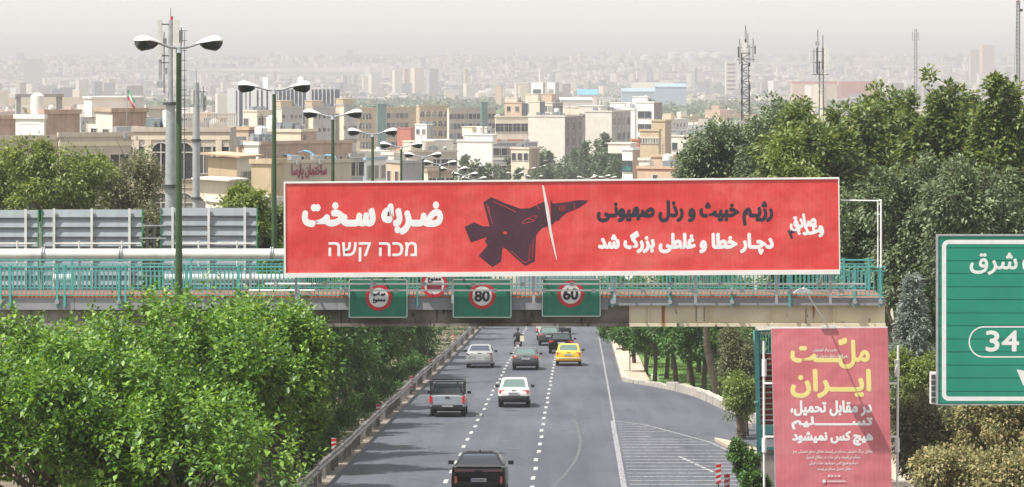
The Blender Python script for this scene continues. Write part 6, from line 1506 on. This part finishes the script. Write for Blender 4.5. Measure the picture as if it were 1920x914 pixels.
    if kind in ('sedan', 'hatch', 'coupe'): [part('trunk_seam', MB().box(*sorted((q_ * hw * .51, q_ * hw * .52)), -.006, .06, .6, deck - .08), M['black'], t) for q_ in (-1, 1)]
    return t, hw
c1, hw = car('black glossy coupe-backed car nearest the camera with a full-width dark rear lamp', 897, 938, 1.84, 4.65, 1.47, 'black_car', 'coupe', belt=.99, deck=1.08, glassm='carglass_blue', lights='bar', wz=.36, clr=.32, bump='black')
part('rear_spoiler', MB().loft([[(x, .12, 1.085), (x, .36, 1.12), (x, .36, 1.08), (x, .14, 1.06)] for x in (-hw * .8, hw * .8)]), M['black_car'], c1)
part('roof_fin', MB().prism([(-.02, 0), (.02, 0), (.012, .07), (-.012, .07)], 0, .2), M['black'], c1, (0, 1.75, 1.46))
part('chrome_strip', MB().box(-.62, .62, -.125, -.1, .38, .41), M['rim'], c1)
car('white boxy sedan with grey bumper in the middle lane', 963.5, 765, 1.62, 4.0, 1.44, 'white_car', belt=.92, deck=.98, glassm='carglass_green', bump='bumper', wz=.27, clr=.30)
tk, hw = car('white pickup with dark cargo frame over its bed in the left lane', 838.5, 783, 1.72, 4.5, 1.58, 'pickup_paint', 'pickup', lights='v', bump='bumper', wz=.30, belt=1.0, deck=1.0, clr=.40, roof='dark_car')  # dark roof colour stands in for the shade on the cab
fr = MB()
for s in (-1, 1):
    fr.bar((s * hw * .92, .1, 1.02), (s * hw * .92, .1, 1.66), .06, .06).bar((s * hw * .92, 1.7, 1.02), (s * hw * .92, 1.7, 1.68), .06, .06).bar((s * hw * .92, .1, 1.66), (s * hw * .92, 1.7, 1.68), .05, .05).bar((s * hw * .92, .1, 1.3), (s * hw * .92, 1.7, 1.3), .04, .04)
fr.bar((-hw * .95, .1, 1.68), (hw * .95, .1, 1.68), .07, .06).bar((-hw * .95, 1.7, 1.70), (hw * .95, 1.7, 1.70), .07, .06).bar((-hw * .9, .1, 1.06), (-hw * .55, .1, 1.66), .05, .05).bar((hw * .9, .1, 1.06), (hw * .55, .1, 1.66), .05, .05)
part('cargo_frame', fr, M['black'], tk)
part('bed_floor', MB().box(-hw * .85, hw * .85, .1, 1.7, 1.035, 1.05), M['bumper'], tk); part('bumper_bar', MB().box(-hw * .95, hw * .95, -.16, -.11, .42, .50), M['black'], tk)
car('silver hatch-backed car in the left lane beyond the pickup', 899, 691, 1.78, 4.45, 1.47, 'silver_car', 'hatch', belt=.95, deck=1.08, glassm='carglass_blue', lights='dark', bump='silver_car', wz=.32, clr=.28)
car('grey sedan with red tail lamps directly behind the motorcyclist', 985, 695, 1.70, 4.4, 1.40, 'grey_car', belt=.90, deck=.99, bump='bumper', wz=.30, glassm='carglass_green')
tx, hw = car('yellow taxi sedan in the right lane', 1066, 687, 1.70, 4.4, 1.41, 'yellow_car', belt=.90, deck=.99, glassm='carglass_green', bump='yellow_car', wz=.29)
part('bumper_strip', MB().box(-hw * .95, hw * .95, -.112, -.10, .50, .55), M['signwhite'], tx)
car('black sedan with bright red tail lamps just beyond the yellow taxi', 1052, 664, 1.80, 4.6, 1.42, 'black_car', belt=.93, deck=1.03, bump='black_car', wz=.31)
car('dark green sedan half hidden beyond the black sedan', 1030, 649, 1.72, 4.4, 1.40, 'dark_car', belt=.90, deck=.99, bump='bumper', wz=.30, glassm='carglass_green')
car('white van whose roof shows just under the footbridge', 1026, 639, 1.75, 4.6, 1.85, 'white_car', 'van', lights='v', wz=.31, deck=1.15, belt=1.1, clr=.34)
car('pale car under the footbridge right of the white van', 1052, 628, 1.7, 4.3, 1.42, 'silver_car', belt=.92, deck=1.0, wz=.30)

# motorcyclist
Dm_ = 236.0
mc = thing('motorcycle', 'dark motorcycle with pale box ridden between the lanes ahead of the grey sedan', 'motorcycle', ((971 - 960) * Dm_ / F, Dm_, G(Dm_)), rz=-.02)
mc.rotation_euler = (-.0524, 0, -.02)
for y in (0.1, 1.35):
    ty = MB(); n = 20; prof = [(.24, -.04), (.28, -.05), (.30, 0), (.28, .05), (.24, .04)]
    rings = [[(b, a * math.cos(2 * PI * k / n), a * math.sin(2 * PI * k / n)) for a, b in prof] for k in range(n)]
    ty.add([v for r_ in rings for v in r_], [(k * 5 + i, k * 5 + (i + 1) % 5, ((k + 1) % n) * 5 + (i + 1) % 5, ((k + 1) % n) * 5 + i) for k in range(n) for i in range(5)])
    part('wheel', ty, M['tyre'], mc, (0, y, .30), smooth=True)
part('frame', MB().tube((0, .1, .3), (0, .75, .45), .04).tube((0, 1.35, .3), (0, 1.1, .95), .035).tube((0, 1.1, .9), (0, .2, .72), .04).box(-.14, .14, .55, .95, .28, .6).tube((.12, 0, .35), (.12, .8, .3), .045), M['black'], mc)
part('fuel_tank', MB().loft([[(math.cos(a) * r_, y, .82 + math.sin(a) * r_ * .8) for a in [2 * PI * k / 8 for k in range(8)]] for y, r_ in ((.62, .07), (.75, .14), (.95, .14), (1.08, .06))]), M['dark_car'], mc, smooth=True)
part('seat', MB().loft([[(x, y, z) for x, z in ((-.13, .76), (.13, .76), (.11, .83), (-.11, .83))] for y in (-.05, .35, .65)]), M['black'], mc, smooth=True)
part('handlebar', MB().tube((-.34, .98, 1.02), (.34, .98, 1.02), .018).tube((-.3, .98, 1.02), (-.3, .98, 1.2), .01).tube((.3, .98, 1.02), (.3, .98, 1.2), .01), M['galv'], mc)
part('mirror', MB().box(-.37, -.25, .97, .99, 1.18, 1.26).box(.25, .37, .97, .99, 1.18, 1.26), M['black'], mc)
part('rear_mudguard', MB().loft([[(x, .1 + .36 * math.cos(a), .3 + .36 * math.sin(a)) for x in (-.08, .08)] + [(x, .1 + .34 * math.cos(a), .3 + .34 * math.sin(a)) for x in (.08, -.08)] for a in (.6, 1.2, 1.8, 2.4, 3.0)]), M['silver_car'], mc)
part('tail_light', MB().box(-.06, .06, -.24, -.20, .58, .66), M['taillight'], mc)
part('number_plate', MB().box(-.1, .1, -.25, -.235, .40, .53), M['plate'], mc)
bx_ = thing('delivery_bag', 'pale yellowish bag hanging at the right side of the motorcyclist', 'bag', Vector(mc.location) + Vector((.30, .05, 1.0)))
part('bag_body', MB().loft([[(x * w_, y * .11, z) for x, y in ((-1, -1), (1, -1), (1, 1), (-1, 1))] for z, w_ in ((-.2, .11), (-.12, .15), (.1, .15), (.18, .11))]), mat('cream_bag_cloth', (.75, .70, .5), .8), bx_, smooth=True)
part('strap', MB().tube((-.08, 0, .17), (-.12, .2, .42), .012), M['black'], bx_)
# rider: one skinned body
pe = thing('person', 'rider in black clothes sitting upright on the motorcycle, seen from behind', 'person', Vector(mc.location) + Vector((0, .45, .84)))
J = [((0, 0, .02), .15), ((0, .03, .22), .15), ((0, .04, .42), .17), ((0, .05, .52), .10), ((0, .07, .60), .055), ((0, .08, .66), .06),
     ((-.19, .05, .47), .075), ((-.27, .18, .24), .052), ((-.31, .44, .20), .04), ((-.32, .52, .19), .035),
     ((.19, .05, .47), .075), ((.27, .18, .24), .052), ((.31, .44, .20), .04), ((.32, .52, .19), .035),
     ((-.12, .06, -.02), .10), ((-.24, .38, -.06), .075), ((-.22, .28, -.46), .055), ((-.22, .42, -.52), .045),
     ((.12, .06, -.02), .10), ((.24, .38, -.06), .075), ((.22, .28, -.46), .055), ((.22, .42, -.52), .045)]
E_ = [(0, 1), (1, 2), (2, 3), (3, 4), (4, 5), (2, 6), (6, 7), (7, 8), (8, 9), (2, 10), (10, 11), (11, 12), (12, 13), (0, 14), (14, 15), (15, 16), (16, 17), (0, 18), (18, 19), (19, 20), (20, 21)]
def skinned(name, J, E_, m, parent, sub=2):
    me = bpy.data.meshes.new(name); me.from_pydata([j[0] for j in J], E_, []); me.materials.append(m)
    o = link(name, me, parent); sk = o.modifiers.new('skin', 'SKIN'); sk.use_smooth_shade = True
    for v, j in zip(me.skin_vertices[0].data, J): v.radius = (j[1], j[1])
    me.skin_vertices[0].data[0].use_root = True
    o.modifiers.new('sub', 'SUBSURF').render_levels = sub
    o.modifiers['sub'].levels = 1
    return o
if False:
    tmp = bpy.data.meshes.new('tmp')
    bmx = bmesh.new(); bmx.verts.layers.skin.verify(); bmx.to_mesh(tmp); bmx.free()
def skin_obj(name, J, E_, m, parent, sub=2):
    bmx = bmesh.new(); lay = bmx.verts.layers.skin.verify(); vs = []
    for p, r_ in J:
        v = bmx.verts.new(p); v[lay].radius = (r_, r_); vs.append(v)
    vs[0][lay].use_root = True
    for a, b in E_: bmx.edges.new((vs[a], vs[b]))
    me = bpy.data.meshes.new(name); bmx.to_mesh(me); bmx.free(); me.materials.append(m)
    o = link(name, me, parent); sk = o.modifiers.new('skin', 'SKIN'); sk.use_smooth_shade = True
    sb_ = o.modifiers.new('sub', 'SUBSURF'); sb_.render_levels = sub; sb_.levels = 1
    return o
skin_m = mat('skin', (.42, .26, .18), .6, .1); cloth = mat('black_clothes', (.018, .018, .022), .9, .3, 4)
skin_obj('body', J, E_, cloth, pe)
def ball(c, r, sx=1, sy=1, sz=1, n=12, lo=-1, hi=1):
    rings = []
    for i in range(n + 1):
        v = lo + (hi - lo) * i / n; v = max(-.999, min(.999, v)); q = math.sqrt(1 - v * v)
        rings.append([(c[0] + r * sx * q * math.cos(2 * PI * k / 14), c[1] + r * sy * q * math.sin(2 * PI * k / 14), c[2] + r * sz * v) for k in range(14)])
    return MB().loft(rings)
hdm = ball((0, .09, .77), .105, .82, .95, 1.15)
hdm.tube((0, .185, .77), (0, .215, .755), .018, .012, 6)
for s in (-1, 1): hdm.tube((s * .08, .09, .77), (s * .098, .085, .77), .03, .025, 8)
part('head', hdm, skin_m, pe, smooth=True)
part('hair', ball((0, .075, .80), .115, .86, .95, 1.05, lo=-.45, hi=1), M['black'], pe, smooth=True)
for s in (-1, 1):
    hJ = [((s * .32, .52, .19), .03), ((s * .32, .57, .185), .034)]; hE = [(0, 1)]
    for k, (dx, ln) in enumerate(((-.03, .045), (-.01, .052), (.01, .05), (.03, .04))):
        b0 = len(hJ); hJ += [((s * .32 + dx, .60, .195), .011), ((s * .32 + dx, .60 + ln * .6, .18), .010), ((s * .32 + dx, .60 + ln * .4, .15), .009)]; hE += [(1, b0), (b0, b0 + 1), (b0 + 1, b0 + 2)]
    b0 = len(hJ); hJ += [((s * .32 - s * .045, .575, .17), .012), ((s * .32 - s * .05, .60, .15), .010)]; hE += [(1, b0), (b0, b0 + 1)]
    skin_obj('hand', hJ, hE, skin_m, pe, 1)

# ------------------------------------------------------------------ small things on the verge
D = DY(712); t = thing('bollard', 'white concrete bollard on the verge beside the dusty pavement', 'bollard', ((1228 - 960) * D / F, D, G(D)))
part('plinth', MB().box(-.22, .22, -.22, .22, 0, .3), M['white'], t); part('column', MB().loft([[(x * w, y * w, z) for x, y in ((-1, -1), (1, -1), (1, 1), (-1, 1))] for z, w in ((.3, .12), (1.0, .09), (1.1, .03))]), M['white'], t)
D = 168; t = thing('small_sign', 'small blue-white board on posts among the slim trees', 'sign', P(1370, 700, D)); t.location.z = G(D); b = Vector(t.location)
part('board', loc_mb(MB().box(BX(1357, D), BX(1384, D), D, D + .06, MZ(684, D), MZ(653, D)), b), mat('pale_blue_sign', (.45, .52, .66), .5), t)
part('lower_panel', loc_mb(MB().box(BX(1364, D), BX(1384, D), D - .02, D - .005, MZ(682, D), MZ(676, D)), b), M['buff'], t)
part('frame', loc_mb(MB().box(BX(1356, D), BX(1357, D), D - .02, D + .08, G(D), MZ(651, D)).box(BX(1384, D), BX(1385.5, D), D - .02, D + .08, G(D), MZ(651, D)).box(BX(1357, D), BX(1384, D), D - .02, D + .08, MZ(653, D), MZ(651, D)), b), M['galv'], t)
D = 200; t = thing('small_banner', 'small plain red banner in the trees just under the footbridge girder', 'banner', P(1192, 640, D)); t.location.z = G(D); b = Vector(t.location)
part('canvas', loc_mb(MB().box(BX(1180, D), BX(1206, D), D, D + .03, MZ(631, D), MZ(590, D)), b), M['pink_vinyl'], t); part('post', loc_mb(MB().tube((BX(1181, D), D + .08, G(D)), (BX(1181, D), D + .08, MZ(589, D)), .04), b), M['galv'], t)
for i, (px, py, lb) in enumerate(((1397, 893, 'flat orange block beside the round bush at the bottom'), (1395, 760, 'pale stone block near the verge edge'))):
    D = 106 if i == 0 else 146
    t = thing('stone_block', lb, 'block', ((px - 960) * D / F, D, G(D) + .12)); part('block', MB().loft([[(x * w, y * w * .6, z) for x, y in ((-1, -1), (1, -1), (1, 1), (-1, 1))] for z, w in ((0, .34), (.2, .34), (.26, .30))]), M['terra' if i == 0 else 'kerb'], t)
t = thing('concrete_blocks', 'low concrete ledge beyond the white bracket pole at the path', 'ledge', P(1700, 862, 103)); t.location.z = G(103)
part('ledge', MB().box(-.9, .9, 0, .35, .9, 1.05).box(-.85, -.65, 0, .3, 0, .9).box(.65, .85, 0, .3, 0, .9), M['concrete'], t)

# ------------------------------------------------------------------ haze
hz = link('haze', MB().box(-2600, 2600, -150, 13500, -125, 30).mesh('haze', M['white']), kind='stuff', label='pale dusty haze over the whole plain', cat='haze')
hm = bpy.data.materials.new('haze'); hm.use_nodes = True; hn = hm.node_tree.nodes; hn.clear()
pv = hn.new('ShaderNodeVolumePrincipled'); pv.inputs['Color'].default_value = (.70, .705, .735, 1); pv.inputs['Density'].default_value = .00027; pv.inputs['Anisotropy'].default_value = 0.0
ho = hn.new('ShaderNodeOutputMaterial'); hm.node_tree.links.new(pv.outputs[0], ho.inputs['Volume'])
hz.data.materials.clear(); hz.data.materials.append(hm)
